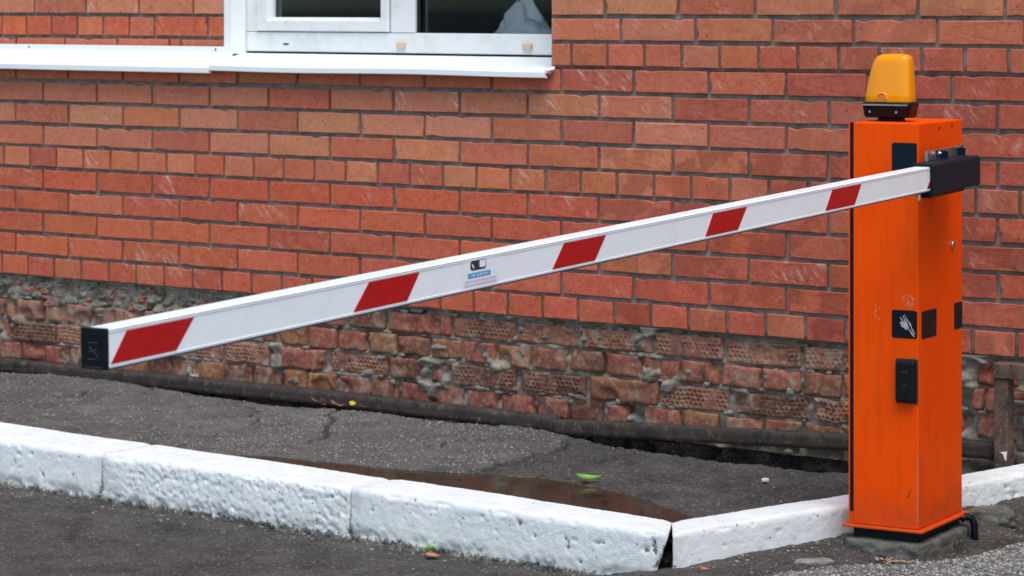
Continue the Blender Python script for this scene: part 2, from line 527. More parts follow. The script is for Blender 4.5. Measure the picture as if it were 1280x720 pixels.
def polydist(x, y, pl):
    """signed distance to a polyline, positive on its right-hand side"""
    best = np.full(x.shape, 1e9)
    sg = np.ones(x.shape)
    for (ax, ay), (bx, by) in zip(pl[:-1], pl[1:]):
        dx, dy = bx - ax, by - ay
        L2 = dx * dx + dy * dy
        t = np.clip(((x - ax) * dx + (y - ay) * dy) / L2, 0, 1)
        d = np.hypot(x - ax - t * dx, y - ay - t * dy)
        s = np.where((x - ax) * dy - (y - ay) * dx > 0, 1.0, -1.0)
        m = d < best
        best = np.where(m, d, best)
        sg = np.where(m, s, sg)
    return best * sg


def road_z(x, y):
    z = -0.13 + 0.052 * smooth(3.05, 3.55, x + 0.12 * fbm2(x, y, 2.2, 40, 2)) * smooth(-2.6, -1.2, y)
    dk = np.abs(polydist(x, y, C_LINE))
    ky = np.clip((y + 1.16) / 1.1, 0, 1)
    right = smooth(3.3, 3.5, x)
    z = z + right * 0.075 * ky * np.exp(-np.maximum(dk - 0.15, 0) / 0.22)
    return z


def road_full(x, y):
    z = road_z(x, y)
    near = smooth(9.0, 5.0, np.hypot(x - 3.5, y + 1.2))
    z = z + near * (0.007 * fbm2(x, y, 2.3, 3, 4) + 0.0042 * fbm2(x, y, 48, 9, 2))
    sd_ = polydist(x, y, SLAB) + 0.035 * fbm2(x, y, 7, 21, 3) + 0.012 * fbm2(x, y, 40, 22, 2)
    up = smooth(0.0, 0.05, sd_) * smooth(3.55, 3.8, x)
    z = z + up * (0.010 + 0.040 * smooth(3.9, 4.25, x)) * smooth(8, 4.8, x) + up * near * 0.004 * fbm2(x, y, 70, 31, 2)
    hole = smooth(-0.02, -0.06, sd_) * smooth(-0.22, -0.1, sd_) * smooth(3.68, 3.85, x)
    z = z - hole * 0.030 * (0.6 + 0.6 * fbm2(x, y, 14, 33, 2))
    rub = smooth(3.5, 3.7, x) * smooth(0.02, -0.02, sd_)
    z = z + rub * near * 0.012 * fbm2(x, y, 26, 35, 3)
    return z, sd_, up, hole, rub


xs = np.concatenate([-np.geomspace(400, 1.0, 40), np.arange(-0.9, 0.5, 0.06), np.arange(0.5, 5.0, 0.007), np.geomspace(5.05, 500, 40)])
ys = np.concatenate([-np.geomspace(500, 2.6, 45), np.arange(-2.55, -1.95, 0.03), np.arange(-1.95, -0.05, 0.007), [0.0, 0.3, 1.0, 3.0]])
X, Y = np.meshgrid(xs, ys, indexing='ij')
Z, sd_, up, hole, rub = road_full(X, Y)
tone = np.zeros(X.shape + (4,))
bse = np.array([0.066, 0.057, 0.050])
nz = fbm2(X, Y, 3.1, 50, 4)
tone[..., :3] = bse * (1 + 0.35 * nz)[..., None]
tone[..., :3] = tone[..., :3] * (1 - up[..., None]) + up[..., None] * np.array([0.20, 0.196, 0.186]) * (1 + 0.3 * nz)[..., None]
tone[..., :3] *= (1 - 0.6 * hole)[..., None]
mudm = (rub * smooth(-0.1, 0.5, fbm2(X, Y, 9, 60, 3)))[..., None]
tone[..., :3] = tone[..., :3] * (1 - 0.4 * mudm) + 0.4 * mudm * np.array([0.10, 0.085, 0.068])
tone[..., 3] = 1.0
road = grid_obj('road', X, Y, Z, M_ASPH, cols=tone)
tag(road, 'worn dark asphalt road in front of the white kerb', kind='structure')

# ------------------------------------------------------------------ ground: pavement between kerb and wall
SHORE = [(1.55, -0.99), (1.85, -0.885), (2.304, -0.825), (2.518, -0.75), (2.767, -0.715), (3.107, -0.835), (3.283, -0.935), (3.5, -1.06)]
CRACKS = [[(2.36, -0.16), (2.42, -0.24), (2.451, -0.314), (2.455, -0.42), (2.47, -0.511), (2.485, -0.62), (2.496, -0.73)],
          [(1.40, -0.10), (1.486, -0.15), (1.52, -0.25), (1.62, -0.33), (1.66, -0.42), (1.78, -0.55), (1.80, -0.68)],
          [(2.10, -0.22), (2.14, -0.33), (2.12, -0.43), (2.17, -0.50)],
          [(1.18, -0.22), (1.25, -0.27), (1.30, -0.36)],
          [(1.33, -0.36), (1.40, -0.43), (1.42, -0.50)],
          [(0.62, -0.12), (0.70, -0.17), (0.73, -0.25)],
          [(0.55, -0.2), (0.52, -0.3), (0.58, -0.36)]]


def back_y(x):
    return -0.945 - 0.043 * (x - 0.8)


def pave(x, y):
    ysh = np.interp(x, [p[0] for p in SHORE], [p[1] for p in SHORE], left=-2, right=-2)
    wet = smooth(-0.02, 0.05, ysh + 0.02 * fbm2(x, y, 9, 70, 3) - y)
    z = 0.0 + 0.009 * fbm2(x, y, 1.7, 71, 3) * (1 - wet) + 0.003 * fbm2(x, y, 9, 72, 3) + 0.0046 * fbm2(x, y, 52, 73, 2)
    z = z - 0.002
    # hump along the wall on the left and the rise towards the wall on the right
    z = z + 0.014 * np.exp(-((x - 0.45) / 0.35) ** 2 - ((y + 0.15) / 0.12) ** 2) + 0.012 * np.exp(-((x - 1.55) / 0.25) ** 2 - ((y + 0.22) / 0.2) ** 2)
    z = z - 0.036 * smooth(-0.16, -0.04, y) * (1 - smooth(1.5, 2.2, x))
    patch = smooth(-0.02, 0.02, polydist(x, y, [(2.30, -0.05)] + CRACKS[0] + [(2.50, -1.2)]) * -1 + 0.012 * fbm2(x, y, 16, 74, 4))
    z = z - 0.004 * patch
    crk = 0
    for i, pl in enumerate(CRACKS):
        d = np.abs(polydist(x, y, pl)) + 0.006 * fbm2(x, y, 45, 75 + i, 2)
        w = 0.014 if i < 2 else 0.007
        crk = np.maximum(crk, smooth(w, 0.0015, d) * (0.018 if i < 2 else 0.012))
    z = z - crk
    # sunken strip along the wall, right half
    edge = np.interp(x, [1.9, 2.2, 2.5, 2.9, 3.3, 3.8], [-0.02, -0.075, -0.15, -0.215, -0.20, -0.16]) + 0.02 * fbm2(x, y, 6, 90, 3)
    tr = smooth(0.0, 0.04, y - edge) * smooth(1.95, 2.3, x)
    z = z - tr * (0.060 - 0.012 * fbm2(x, y, 18, 91, 3))
    z = z + 0.05 * smooth(3.2, 3.8, x) * smooth(-0.8, -0.1, y)
    z = z - 0.034 * wet
    return z, wet, patch, crk, tr


xs = np.concatenate([-np.geomspace(60, 0.8, 30), np.arange(-0.75, 3.95, 0.007)])
ys = np.concatenate([np.arange(-1.11, 0.0, 0.007), [0.02, 0.15]])
X, Y = np.meshgrid(xs, ys, indexing='ij')
Z, wet, patch, crk, tr = pave(X, Y)
tone = np.ones(X.shape + (4,))
nz = fbm2(X, Y, 4.0, 77, 4)
nz2 = fbm2(X, Y, 1.3, 78, 3)
old = np.array([0.128, 0.123, 0.114])
new = np.array([0.052, 0.050, 0.050])
mid = smooth(1.5, 1.75, X + 0.35 * Y + 0.1 * nz2)
t3 = old * (1 - 0.12 * mid)[..., None]
t3 = t3 * (1 - patch[..., None]) + new * patch[..., None]
t3 = t3 * (1 + 0.32 * nz + 0.22 * nz2)[..., None]
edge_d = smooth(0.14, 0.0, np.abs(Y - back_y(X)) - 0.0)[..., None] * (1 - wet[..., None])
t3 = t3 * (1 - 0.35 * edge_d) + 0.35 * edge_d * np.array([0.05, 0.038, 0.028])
t3 = t3 * (1 - 0.75 * wet[..., None]) + 0.75 * wet[..., None] * np.array([0.045, 0.027, 0.016])
ysh = np.interp(X, [p[0] for p in SHORE], [p[1] for p in SHORE], left=-2, right=-2)
silt = (smooth(0.12, 0.0, np.abs(Y - ysh - 0.03)) * smooth(-0.2, 0.5, fbm2(X, Y, 14, 79, 3)))[..., None]
t3 = t3 * (1 - 0.4 * silt) + 0.4 * silt * np.array([0.11, 0.075, 0.05])
t3 = t3 * (1 - 0.85 * tr[..., None]) + 0.85 * tr[..., None] * np.array([0.02, 0.018, 0.016])
t3 = t3 * (1 - 0.7 * smooth(0.001, 0.006, crk) - 0.2 * smooth(0.004, 0.012, crk))[..., None]
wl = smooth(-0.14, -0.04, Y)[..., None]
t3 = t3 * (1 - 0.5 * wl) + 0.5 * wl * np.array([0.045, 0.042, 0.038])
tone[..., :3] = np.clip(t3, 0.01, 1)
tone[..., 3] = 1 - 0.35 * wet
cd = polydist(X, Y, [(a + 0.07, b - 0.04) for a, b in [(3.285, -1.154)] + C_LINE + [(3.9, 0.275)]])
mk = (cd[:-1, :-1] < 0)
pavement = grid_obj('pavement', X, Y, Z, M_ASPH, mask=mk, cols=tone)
tag(pavement, 'cracked grey asphalt strip between the white kerb and the brick wall', kind='structure')

wx = np.linspace(1.45, 3.42, 60)
wsh = np.interp(wx, [p[0] for p in SHORE], [p[1] for p in SHORE], left=-1.05, right=-1.05)
WX = np.stack([wx, wx], 1)
WY = np.stack([np.minimum(back_y(wx) - 0.05, wsh - 0.02), wsh + 0.055], 1)
puddle = grid_obj('puddle', WX, WY, np.full(WX.shape, -0.0095), M_WATER)
tag(puddle, 'muddy brown puddle lying along the back of the kerb', kind='structure')

# ------------------------------------------------------------------ kerbs
kerb = empty('kerb')
tag(kerb, 'whitewashed concrete kerb turning a corner below the barrier', kind='structure')


def kerb_stone(b0, f0, b1, f1, zt0, zt1, zb0, zb1, rough, seed, shear1=0.0, shear0=0.0, r=0.028, mark=''):
    """b = back edge points, f = front edge points (plan), end 0 and end 1"""
    L = math.hypot(f1[0] - f0[0], f1[1] - f0[1])
    nl = max(12, int(L / 0.005))
    t = np.linspace(0, 1, nl)
    prof = []            # (across 0 back..1 front, height 0..1 as fraction, outward normal)
    n_b, n_t, n_f = 8, 22, 30
    for i in range(n_b):
        prof.append((0.0, i / n_b * 0.93, -1, 0))
    for i in range(n_t + 1):
        s = i / n_t
        prof.append((s * 0.91 + 0.01, 1.0 - 0.05 * (1 - min(1, s * 8)) ** 2, 0, 1))
    for i in range(1, 6):
        a = i / 6 * math.pi / 2
        prof.append((0.92 + 0.08 * math.sin(a), 1 - 0.12 * (1 - math.cos(a)), math.sin(a), math.cos(a)))
    for i in range(n_f + 1):
        s = i / n_f
        prof.append((1.0 + 0.02 * s, 0.88 - 0.88 * s, 1, 0.0))
    prof = np.array(prof)
    T, _ = np.meshgrid(t, np.arange(len(prof)), indexing='ij')
    A, H = prof[:, 0][None, :], prof[:, 1][None, :]
    zt = zt0 + (zt1 - zt0) * T
    zb = zb0 + (zb1 - zb0) * T
    T2 = T + (shear1 * (1 - H) / L) * T ** 6 * -1 + (shear0 * (1 - H) / L) * (1 - T) ** 6
    bx = b0[0] + (b1[0] - b0[0]) * T2
    by = b0[1] + (b1[1] - b0[1]) * T2
    fx = f0[0] + (f1[0] - f0[0]) * T2
    fy = f0[1] + (f1[1] - f0[1]) * T2
    PX = bx + (fx - bx) * A
    PY = by + (fy - by) * A
    PZ = zb + (zt - zb) * H
    ax, ay = (f0[0] - b0[0]), (f0[1] - b0[1])
    l = math.hypot(ax, ay)
    ax, ay = ax / l, ay / l
    NX, NY, NZ = prof[:, 2][None, :] * ax, prof[:, 2][None, :] * ay, prof[:, 3][None, :]
    front = np.clip(prof[:, 2], 0, 1)[None, :]
    d = 0.0022 * fbm3(PX, PY, PZ, 6, seed, 2) + 0.0010 * fbm3(PX, PY, PZ, 90, seed + 3, 2)
    pitn = smooth(0.50, 0.62, fbm3(PX, PY, PZ, 42, seed + 6, 2)) * (0.25 + 0.75 * front)
    d = d - 0.004 * pitn
    rr = rough * front * (0.4 + 0.6 * smooth(0.0, 0.25, T))
    d = d + rr * (0.0022 * fbm3(PX, PY, PZ, 80, seed + 8, 3) - 0.0050 * smooth(0.2, 0.5, fbm3(PX, PY, PZ, 110, seed + 9, 2)))
    # worn arris, chipped ends, crumbled foot
    ar = np.exp(-((prof[:, 3] - 0.6) / 0.35) ** 2)[None, :] * front
    d = d - ar * 0.006 * smooth(0.1, 0.6, fbm3(PX, PY, PZ, 14, seed + 11, 3))
    endd = np.minimum(T, 1 - T) * L
    d = d - 0.006 * smooth(0.035, 0.0, endd) * (0.5 + 0.7 * np.abs(fbm3(PX, PY, PZ, 22, seed + 12, 2)))
    foot = front * smooth(0.42, 0.18, H) * np.ones_like(T)
    d = d - foot * 0.012 * smooth(-0.2, 0.5, fbm3(PX, PY, PZ, 30, seed + 13, 3))
    PX, PY, PZ = PX + NX * d, PY + NY * d, PZ + NZ * d
    dirt = np.zeros(T.shape)
    dirt = np.maximum(dirt, foot * (0.66 + 0.25 * smooth(0.24, 0.15, H)))
    dirt = np.maximum(dirt, 0.62 * smooth(0.022, 0.0, endd) * (0.35 + 0.65 * smooth(1.0, 0.2, H)))
    dirt = np.maximum(dirt, 0.62 * pitn)
    dirt = np.maximum(dirt, 0.56 * smooth(0.40, 0.62, fbm3(PX, PY, PZ, 30, seed + 14, 3)))
    dirt = np.maximum(dirt, (prof[:, 2] < 0)[None, :] * 0.9 * smooth(0.8, 0.5, H))
    if shear1:
        dirt = np.maximum(dirt, 0.75 * smooth(0.05, 0.015, (1 - T) * L + 0.03 * H))
    splash = np.maximum(front * smooth(0.75, 0.15, H) * 0.72 * np.ones_like(T), 0.45 * smooth(0.08, 0.0, endd))
    splash = np.maximum(splash, 0.5 * (prof[:, 3] > 0.9)[None, :] * smooth(0.25, 0.0, A) * np.ones_like(T))
    # close the ends with caps
    def cap(i, sgn):
        cx, cy, cz = PX[i].mean(), PY[i].mean(), PZ[i].mean()
        k = np.linspace(0, 1, 6)[1:]
        X_ = PX[i][None] + (cx - PX[i][None]) * k[:, None]
        Y_ = PY[i][None] + (cy - PY[i][None]) * k[:, None]
        Z_ = PZ[i][None] + (cz - PZ[i][None]) * k[:, None]
        tx, ty = (f1[0] - f0[0]) / L, (f1[1] - f0[1]) / L
        e = sgn * 0.006 * fbm3(X_, Y_, Z_, 35, seed + 20, 3)
        return X_ + tx * e, Y_ + ty * e, Z_
    c0, c1 = cap(0, -1), cap(-1, 1)
    PX = np.concatenate([c0[0][::-1], PX, c1[0]])
    PY = np.concatenate([c0[1][::-1], PY, c1[1]])
    PZ = np.concatenate([c0[2][::-1], PZ, c1[2]])
    D = np.concatenate([np.full(c0[0].shape, 0.8), dirt, np.full(c1[0].shape, 0.85 if shear1 else 0.6)])
    SP_ = np.concatenate([np.full(c0[0].shape, 0.6), splash, np.full(c1[0].shape, 0.6)])
    return grid_obj('kerb_stone', PX, PY, PZ, M_KERB, kerb, cols=np.stack([D, SP_, D], -1))


def kb(x):
    return (x, back_y(x))


def kf(x):
    return (x, -1.190 - 0.011 * (x - 0.8))


ZT, ZB = 0.008, -0.155
kerb_stone(kb(-1.49), kf(-1.49), kb(-0.505), kf(-0.505), ZT, ZT, ZB, ZB, 0.2, 101)
kerb_stone(kb(-0.495), kf(-0.495), kb(0.495), kf(0.495), ZT, ZT, ZB, ZB, 0.2, 131)
kerb_stone(kb(0.505), kf(0.505), kb(1.496), kf(1.496), ZT, ZT, ZB, ZB, 0.15, 161)
kerb_stone(kb(1.503), kf(1.503), kb(2.418), kf(2.418), ZT, ZT - 0.002, ZB, ZB, 1.0, 191)
kerb_stone((2.424, back_y(2.42)), kf(2.424), (3.330, -1.056), (3.424, -1.213), ZT + 0.002, ZT - 0.006, ZB, ZB, 0.25, 221, shear1=0.06)
kerb_stone((3.331, -1.061), (3.420, -1.188), (3.60, -0.472), (3.705, -0.545), 0.0, 0.03, -0.15, -0.12, 0.25, 251)
kerb_stone((3.604, -0.464), (3.709, -0.537), (3.80, 0.0), (3.905, -0.02), 0.03, 0.058, -0.12, -0.06, 0.5, 281)

# ------------------------------------------------------------------ the brick building
house = empty('brick_building')
tag(house, 'red brick building wall with white window and crumbling brick foot', 'building')
ROW0 = 1.155          # top of course 0
RH, SP, HP = 0.076, 0.262, 0.131
JT = 0.012
XW = 2.185            # right edge of the window niche
YN, YW = 0.10, 0.165


def wall_z(k):
    return ROW0 - (k + 1) * RH, ROW0 - k * RH


# mortar bodies
def mortar_sheet(name, x0, x1, z0, z1, y, thick, step, amp, mat, parent, seed):
    nx, nzz = max(2, int((x1 - x0) / step)), max(2, int((z1 - z0) / step))
    gx, gz = np.linspace(x0, x1, nx), np.linspace(z0, z1, nzz)
    GX, GZ = np.meshgrid(gx, gz, indexing='ij')
    GY = y + amp * fbm2(GX, GZ, 14, seed, 3) + amp * 0.6 * fbm2(GX, GZ, 60, seed + 5, 2)
    # fold the rim back to give the body its thickness
    def rim(A, B, C):
        for ax in (0, 1):
            A = np.concatenate([A.take([0], ax), A, A.take([-1], ax)], ax)
            C = np.concatenate([C.take([0], ax), C, C.take([-1], ax)], ax)
            e = np.full_like(B.take([0], ax), y + thick)
            B = np.concatenate([e, B, e], ax)
        return A, B, C
    GX, GY, GZ = rim(GX, GY, GZ)
    return grid_obj(name, GX, GY, GZ, mat, parent)


facing = empty('facing_wall', parent=house)
niche = empty('niche_wall', parent=house)
plinth = empty('plinth_wall', parent=house)
mortar_sheet('mortar_bed', -8.0, 8.0, 0.319, 1.072, 0.0105, 0.28, 0.02, 0.0022, M_MORTAR, facing, 300)
mortar_sheet('mortar_bed', XW + 0.001, 8.0, 1.073, 3.3, 0.0105, 0.28, 0.025, 0.0022, M_MORTAR, facing, 310)
mortar_sheet('mortar_bed', -8.0, 0.79, 1.073, 3.3, YN + 0.0105, 0.18, 0.025, 0.0022, M_MORTAR, niche, 320)

VAR = {}


def brick_mesh(L, H, D, jit, chip, rng, n_long, n_short):
    pts = []
    for i in range(n_long):
        pts.append((-L / 2 + L * i / n_long, -H / 2, 0, -1))
    for i in range(n_short):
        pts.append((L / 2, -H / 2 + H * i / n_short, 1, 0))
    for i in range(n_long):
        pts.append((L / 2 - L * i / n_long, H / 2, 0, 1))
    for i in range(n_short):
        pts.append((-L / 2, H / 2 - H * i / n_short, -1, 0))
    n = len(pts)
    out, inn, bk = [], [], []
    for (x, z, nx, nz_) in pts:
        e = rng.uniform(-jit, jit)
        c = rng.uniform(0.3, 1.0) * chip if rng.random() < 0.03 else 0.0
        x2, z2 = x - nx * c + (e if nx else rng.uniform(-jit, jit) * 0.3), z - nz_ * c + (e if nz_ else rng.uniform(-jit, jit) * 0.3)
        dx, dz = -x2, -z2
        ch = 0.0013 + rng.uniform(0, 0.0012)
        sx = math.copysign(ch, x2) if abs(abs(x2) - L / 2) < 0.02 else 0
        sz = math.copysign(ch, z2) if abs(abs(z2) - H / 2) < 0.012 else 0
        out.append((x2, 0.0016 + rng.uniform(0, 0.0012), z2))
        inn.append((x2 - sx, rng.uniform(-0.0006, 0.0006), z2 - sz))
        bk.append((x, D, z))
    verts = inn + out + bk
    faces = [tuple(range(n))]
    for i in range(n):
        j = (i + 1) % n
        faces.append((i, n + i, n + j, j))
        faces.append((n + i, 2 * n + i, 2 * n + j, n + j))
    me = bpy.data.meshes.new('brick')
    me.from_pydata(verts, [], faces)
    me.update()
    me.materials.append(M_BRICK)
    return me


brng = random.Random(77)


def get_brick(L, H):
    key = (round(L, 3), round(H, 3))
    lst = VAR.setdefault(key, [])
    if len(lst) < 6:
        me = brick_mesh(L, H, 0.085, 0.0006, 0.0075, brng, 9 if L > 0.2 else 5, 3)
        lst.append(me)
        return me
    return brng.choice(lst)


TAN = [(186, 112, 88), (190, 120, 96), (183, 106, 82), (178, 100, 78), (192, 110, 84), (176, 104, 84)]
RED = [(190, 84, 60), (186, 78, 56), (194, 92, 66), (180, 72, 54), (184, 86, 64), (196, 98, 74)]
DRK = [(164, 70, 54), (156, 62, 50), (172, 78, 60), (160, 74, 62), (176, 84, 64)]


ROWC = {-2: (204, 130, 100), -1: (202, 116, 88), 0: (198, 104, 78), 1: (196, 106, 80), 2: (202, 122, 96), 3: (206, 132, 104), 4: (206, 126, 96),
        5: (204, 112, 82), 6: (196, 84, 58), 7: (198, 90, 62), 8: (200, 94, 66), 9: (198, 90, 64), 10: (196, 88, 64)}


def brick_colour(x, k):
    b = np.array(ROWC[max(-2, k)], float)
    if k == -1 and x < 0.8:
        b = np.array((205, 92, 64), float)
    right = min(1.0, max(0.0, (x - 2.45) / 0.8)) * (1.0 if k >= 1 else 0.35)
    b = b * (1 - right) + right * np.array((182, 82, 62), float)
    r_ = brng.random()
    if r_ < 0.08:
        b = b * 0.5 + 0.5 * np.array((168, 70, 54))
    elif r_ < 0.20:
        b = b * 0.65 + 0.35 * np.array((202, 138, 110))
    elif r_ < 0.32:
        b = b * 0.6 + 0.4 * np.array((194, 84, 60))
    b = b * brng.uniform(0.95, 1.05) + np.array([0, brng.uniform(-5, 5), brng.uniform(-5, 5)])
    out = lin(b[0] + 3, b[1] - 1, b[2] - 8, 0.98)
    dampness = 0.0
    if x > 2.45 and k >= 4:
        dampness = brng.uniform(0.2, 0.9)
    elif x > 3.1:
        dampness = brng.uniform(0.0, 0.6)
    elif brng.random() < 0.10:
        dampness = brng.uniform(0.1, 0.4)
    return out[:3] + (1 - dampness,)


mass_v, mass_f = [], []


def put_brick(x0, x1, k, y, parent, single=True, z=None):
    L = x1 - x0 - JT
    if L < 0.018:
        return
    zb, zt = z if z else wall_z(k)
    H = zt - zb - JT
    cx, cz = (x0 + x1) / 2, (zb + zt) / 2
    if not single:
        b = len(mass_v)
        for yy, ch in ((y, 0.0025), (y + 0.0035, 0), (y + 0.085, 0)):
            for sx, sz in ((-1, -1), (1, -1), (1, 1), (-1, 1)):
                mass_v.append((cx + sx * (L / 2 - ch), yy, cz + sz * (H / 2 - ch)))
        mass_f.append((b, b + 1, b + 2, b + 3))
        for q in (0, 4):
            for i in range(4):
                j = (i + 1) % 4
                mass_f.append((b + q + i, b + q + 4 + i, b + q + 4 + j, b + q + j))
        return
    o = bpy.data.objects.new('brick', get_brick(L, H))
    o.location = (cx, y + brng.uniform(-0.0018, 0.0018), cz + brng.uniform(-0.0012, 0.0012))
    o.rotation_euler = (brng.uniform(-0.008, 0.008), brng.uniform(-0.006, 0.006), brng.uniform(-0.006, 0.006))
    o.color = brick_colour(cx, k)
    link(o, parent)


PHASE = {-2: 0.10 * SP, -1: 0.327 * SP, 0: 0.288 * HP, 5: 0.55 * HP, 10: 0.47 * HP}
VX0, VX1 = -0.33, 3.82


def course(k, y, parent, lo, hi):
    header = k % 5 == 0
    p = HP if header else SP
    ph = PHASE.get(k, 0.006 if k % 2 == 0 else 0.5 * SP)
    if k < -2:
        ph = (0.5 * (k % 2)) * p + 0.03
    x = math.floor((lo - ph) / p) * p + ph
    while x < hi:
        a, b = max(x, lo), min(x + p, hi)
        wob = 0.0
        if b - a > 0.03:
            vis = b > VX0 and a < VX1 and k >= -2
            # what the cabinet and the beacon hide goes with the rest
            put_brick(a, b, k, y, parent, vis)
        x += p


for k in range(1, 11):
    course(k, 0.0, facing, -8.0, 8.0)
for k in range(-28, 1):
    course(k, 0.0, facing, XW, 8.0)
# niche courses as the photograph shows them
nb = {-2: [-0.93, -0.665, -0.40, -0.143, 0.115, 0.37, 0.625, 0.80],
      -1: [-0.43, -0.31, -0.184, -0.057, 0.071, 0.196, 0.323, 0.443, 0.69, 0.80],
      0: [-0.75, -0.49, -0.235, 0.011, 0.266, 0.512, 0.565, 0.80]}
for k, xs_ in nb.items():
    zb, zt = wall_z(k)
    for a, b in zip(xs_[:-1], xs_[1:]):
        put_brick(a, b, k, YN, niche, b > -0.45)
for k in range(-28, 1):
    course_k = k
    hi = 0.80 if k < -2 else min(nb[k])
    header = k % 5 == 0
    p = HP if header else SP
    x = hi
    while x > -8:
        put_brick(max(-8, x - p), x, k, YN, niche, False)
        x -= p
mass = pyobj('brick_courses', mass_v, mass_f, M_BRICK, facing)
mass.color = lin(196, 104, 80, 1.1)
tag(mass, kind='stuff')

# ---- plinth of old bricks
PU = {0: [(-0.21, -0.12), (-0.10, 0.02), (0.05, 0.1), (0.295, 0.50), (0.545, 0.81), (0.86, 1.12), (1.15, 1.36), (1.385, 1.53), (1.545, 1.795), (1.805, 2.045), (2.05, 2.29), (2.30, 2.545), (2.558, 2.79), (2.80, 3.05), (3.065, 3.30), (3.315, 3.49), (3.605, 3.725), (3.75, 4.0)],
      1: [(-0.34, -0.215), (-0.20, -0.16), (-0.145, -0.03), (0.0, 0.092), (0.10, 0.215), (0.225, 0.325), (0.335, 0.45), (0.475, 0.58), (0.60, 0.72), (0.735, 0.85), (0.87, 0.985), (0.995, 1.085), (1.09, 1.20), (1.215, 1.325), (1.34, 1.45), (1.46, 1.57), (1.585, 1.705), (1.715, 1.835), (1.845, 1.965), (1.978, 2.098), (2.112, 2.235), (2.25, 2.36), (2.38, 2.50), (2.515, 2.64), (2.65, 2.775), (2.79, 2.915), (2.925, 3.05), (3.06, 3.18), (3.19, 3.31), (3.33, 3.45), (3.585, 3.625), (3.63, 3.66), (3.69, 3.80)],
      2: [(-0.45, -0.195), (-0.18, 0.045), (0.055, 0.30), (0.32, 0.56), (0.58, 0.83), (0.85, 1.045), (1.06, 1.285), (1.30, 1.53), (1.55, 1.785), (1.80, 2.045), (2.065, 2.305), (2.32, 2.565), (2.573, 2.81), (2.83, 3.07), (3.095, 3.34), (3.355, 3.56), (3.60, 3.72), (3.74, 3.99)],
      3: [(-0.26, -0.13), (-0.125, -0.005), (0.0, 0.105), (0.112, 0.21), (0.225, 0.34), (0.36, 0.475), (0.49, 0.60), (0.61, 0.715), (0.725, 0.835), (0.845, 0.965), (0.98, 1.09), (1.105, 1.205), (1.21, 1.325), (1.345, 1.465), (1.475, 1.58), (1.595, 1.71), (1.725, 1.84), (1.855, 1.98), (1.99, 2.105), (2.12, 2.24), (2.25, 2.365), (2.385, 2.455), (2.51, 2.64), (2.65, 2.775), (2.795, 2.92), (2.93, 3.05), (3.065, 3.19), (3.20, 3.32), (3.34, 3.46), (3.60, 3.70), (3.72, 3.84)]}
OLDC = [(176, 96, 74), (168, 90, 70), (160, 84, 66), (182, 108, 84), (150, 92, 66), (172, 112, 74)]
DIMC = [(170, 112, 90), (160, 106, 80), (178, 124, 100), (172, 120, 88)]
LEFTC = [(188, 138, 114), (180, 126, 104), (176, 124, 94), (190, 130, 108)]
prng = random.Random(9)


def old_brick(x0, x1, z0, z1, y, dimple, seed, col, rounded):
    L, H = x1 - x0, z1 - z0
    st = 0.0033 if dimple else 0.006
    nx, nzz = max(5, int(L / st)), max(5, int(H / st))
    u, v = np.linspace(0, 1, nx), np.linspace(0, 1, nzz)
    U, V = np.meshgrid(u, v, indexing='ij')
    GX, GZ = x0 + U * L, z0 + V * H
    ed = np.minimum(np.minimum(U, 1 - U) * L, np.minimum(V, 1 - V) * H)
    # uneven outline
    ox = 0.004 * fbm2(GZ, GX * 0 + seed, 35, seed, 2)
    oz = 0.0035 * fbm2(GX, GZ * 0 + seed, 30, seed + 2, 2)
    GXo, GZo = GX + ox, GZ + oz
    GY = y + rounded * np.exp(-ed / 0.004) + 0.0022 * fbm2(GX, GZ, 18, seed + 4, 3) + 0.0022 * fbm2(GX, GZ, 90, seed + 5, 2)
    brk = smooth(0.32, 0.55, fbm2(GX, GZ, 11, seed + 6, 2))
    GY = GY + brk * (0.006 if dimple else 0.014)
    if dimple:
        pu, pv = GX / 0.0165, GZ / 0.0125
        rw = np.floor(pv)
        du = pu + 0.5 * (rw % 2)
        du = du - np.floor(du) - 0.5
        dv = pv - rw - 0.5
        pit = smooth(0.5, 0.18, np.abs(du) + np.abs(dv) * 0.9)
        GY = GY + RNG.uniform(0.004, 0.010) * smooth(-0.45, 0.1, fbm2(GX, GZ, 16, seed + 9, 3)) * pit * (1 - brk) * smooth(0.0, 0.008, ed)
    def rim(A, B, C):
        for ax in (0, 1):
            A = np.concatenate([A.take([0], ax), A, A.take([-1], ax)], ax)
            C = np.concatenate([C.take([0], ax), C, C.take([-1], ax)], ax)
            e = np.full_like(B.take([0], ax), y + 0.07)
            B = np.concatenate([e, B, e], ax)
        return A, B, C
    GXo, GY, GZo = rim(GXo, GY, GZo)
    o = grid_obj('brick', GXo, GY, GZo, M_OLD, plinth)
    o.color = col
    return o


PT, PRH = 0.316, 0.0735
YP = 0.014
for r_, lst in PU.items():
    for i, (a, b) in enumerate(lst):
        L = b - a
        zt = PT - r_ * PRH - 0.012 + prng.uniform(-0.003, 0.003)
        zb = PT - (r_ + 1) * PRH + 0.001 + prng.uniform(-0.004, 0.003)
        dim = L > 0.16 and not (a < -0.25 or prng.random() < 0.12)
        if r_ == 2 and 1.04 < a < 1.08:
            dim = False
        left = a < 0.75
        pal = LEFTC if (left and r_ < 3) else (DIMC if dim else OLDC)
        c = prng.choice(pal)
        if r_ == 0 and 3.59 < a < 3.62:
            c = (165, 62, 50)
        if r_ == 3 and not left:
            c = prng.choice([(150, 82, 60), (168, 104, 60), (150, 76, 62), (140, 90, 66), (160, 84, 66)])
        c = lin(c[0], c[1], c[2], 0.85 if prng.random() < 0.88 else 0.4)
        y = YP + prng.uniform(-0.003, 0.006) + (0.012 if left and r_ == 0 else 0.004 if left else 0)
        old_brick(a + 0.003, b - 0.003, zb, zt, y, dim, 400 + r_ * 60 + i, c, prng.uniform(0.0008, 0.0025))

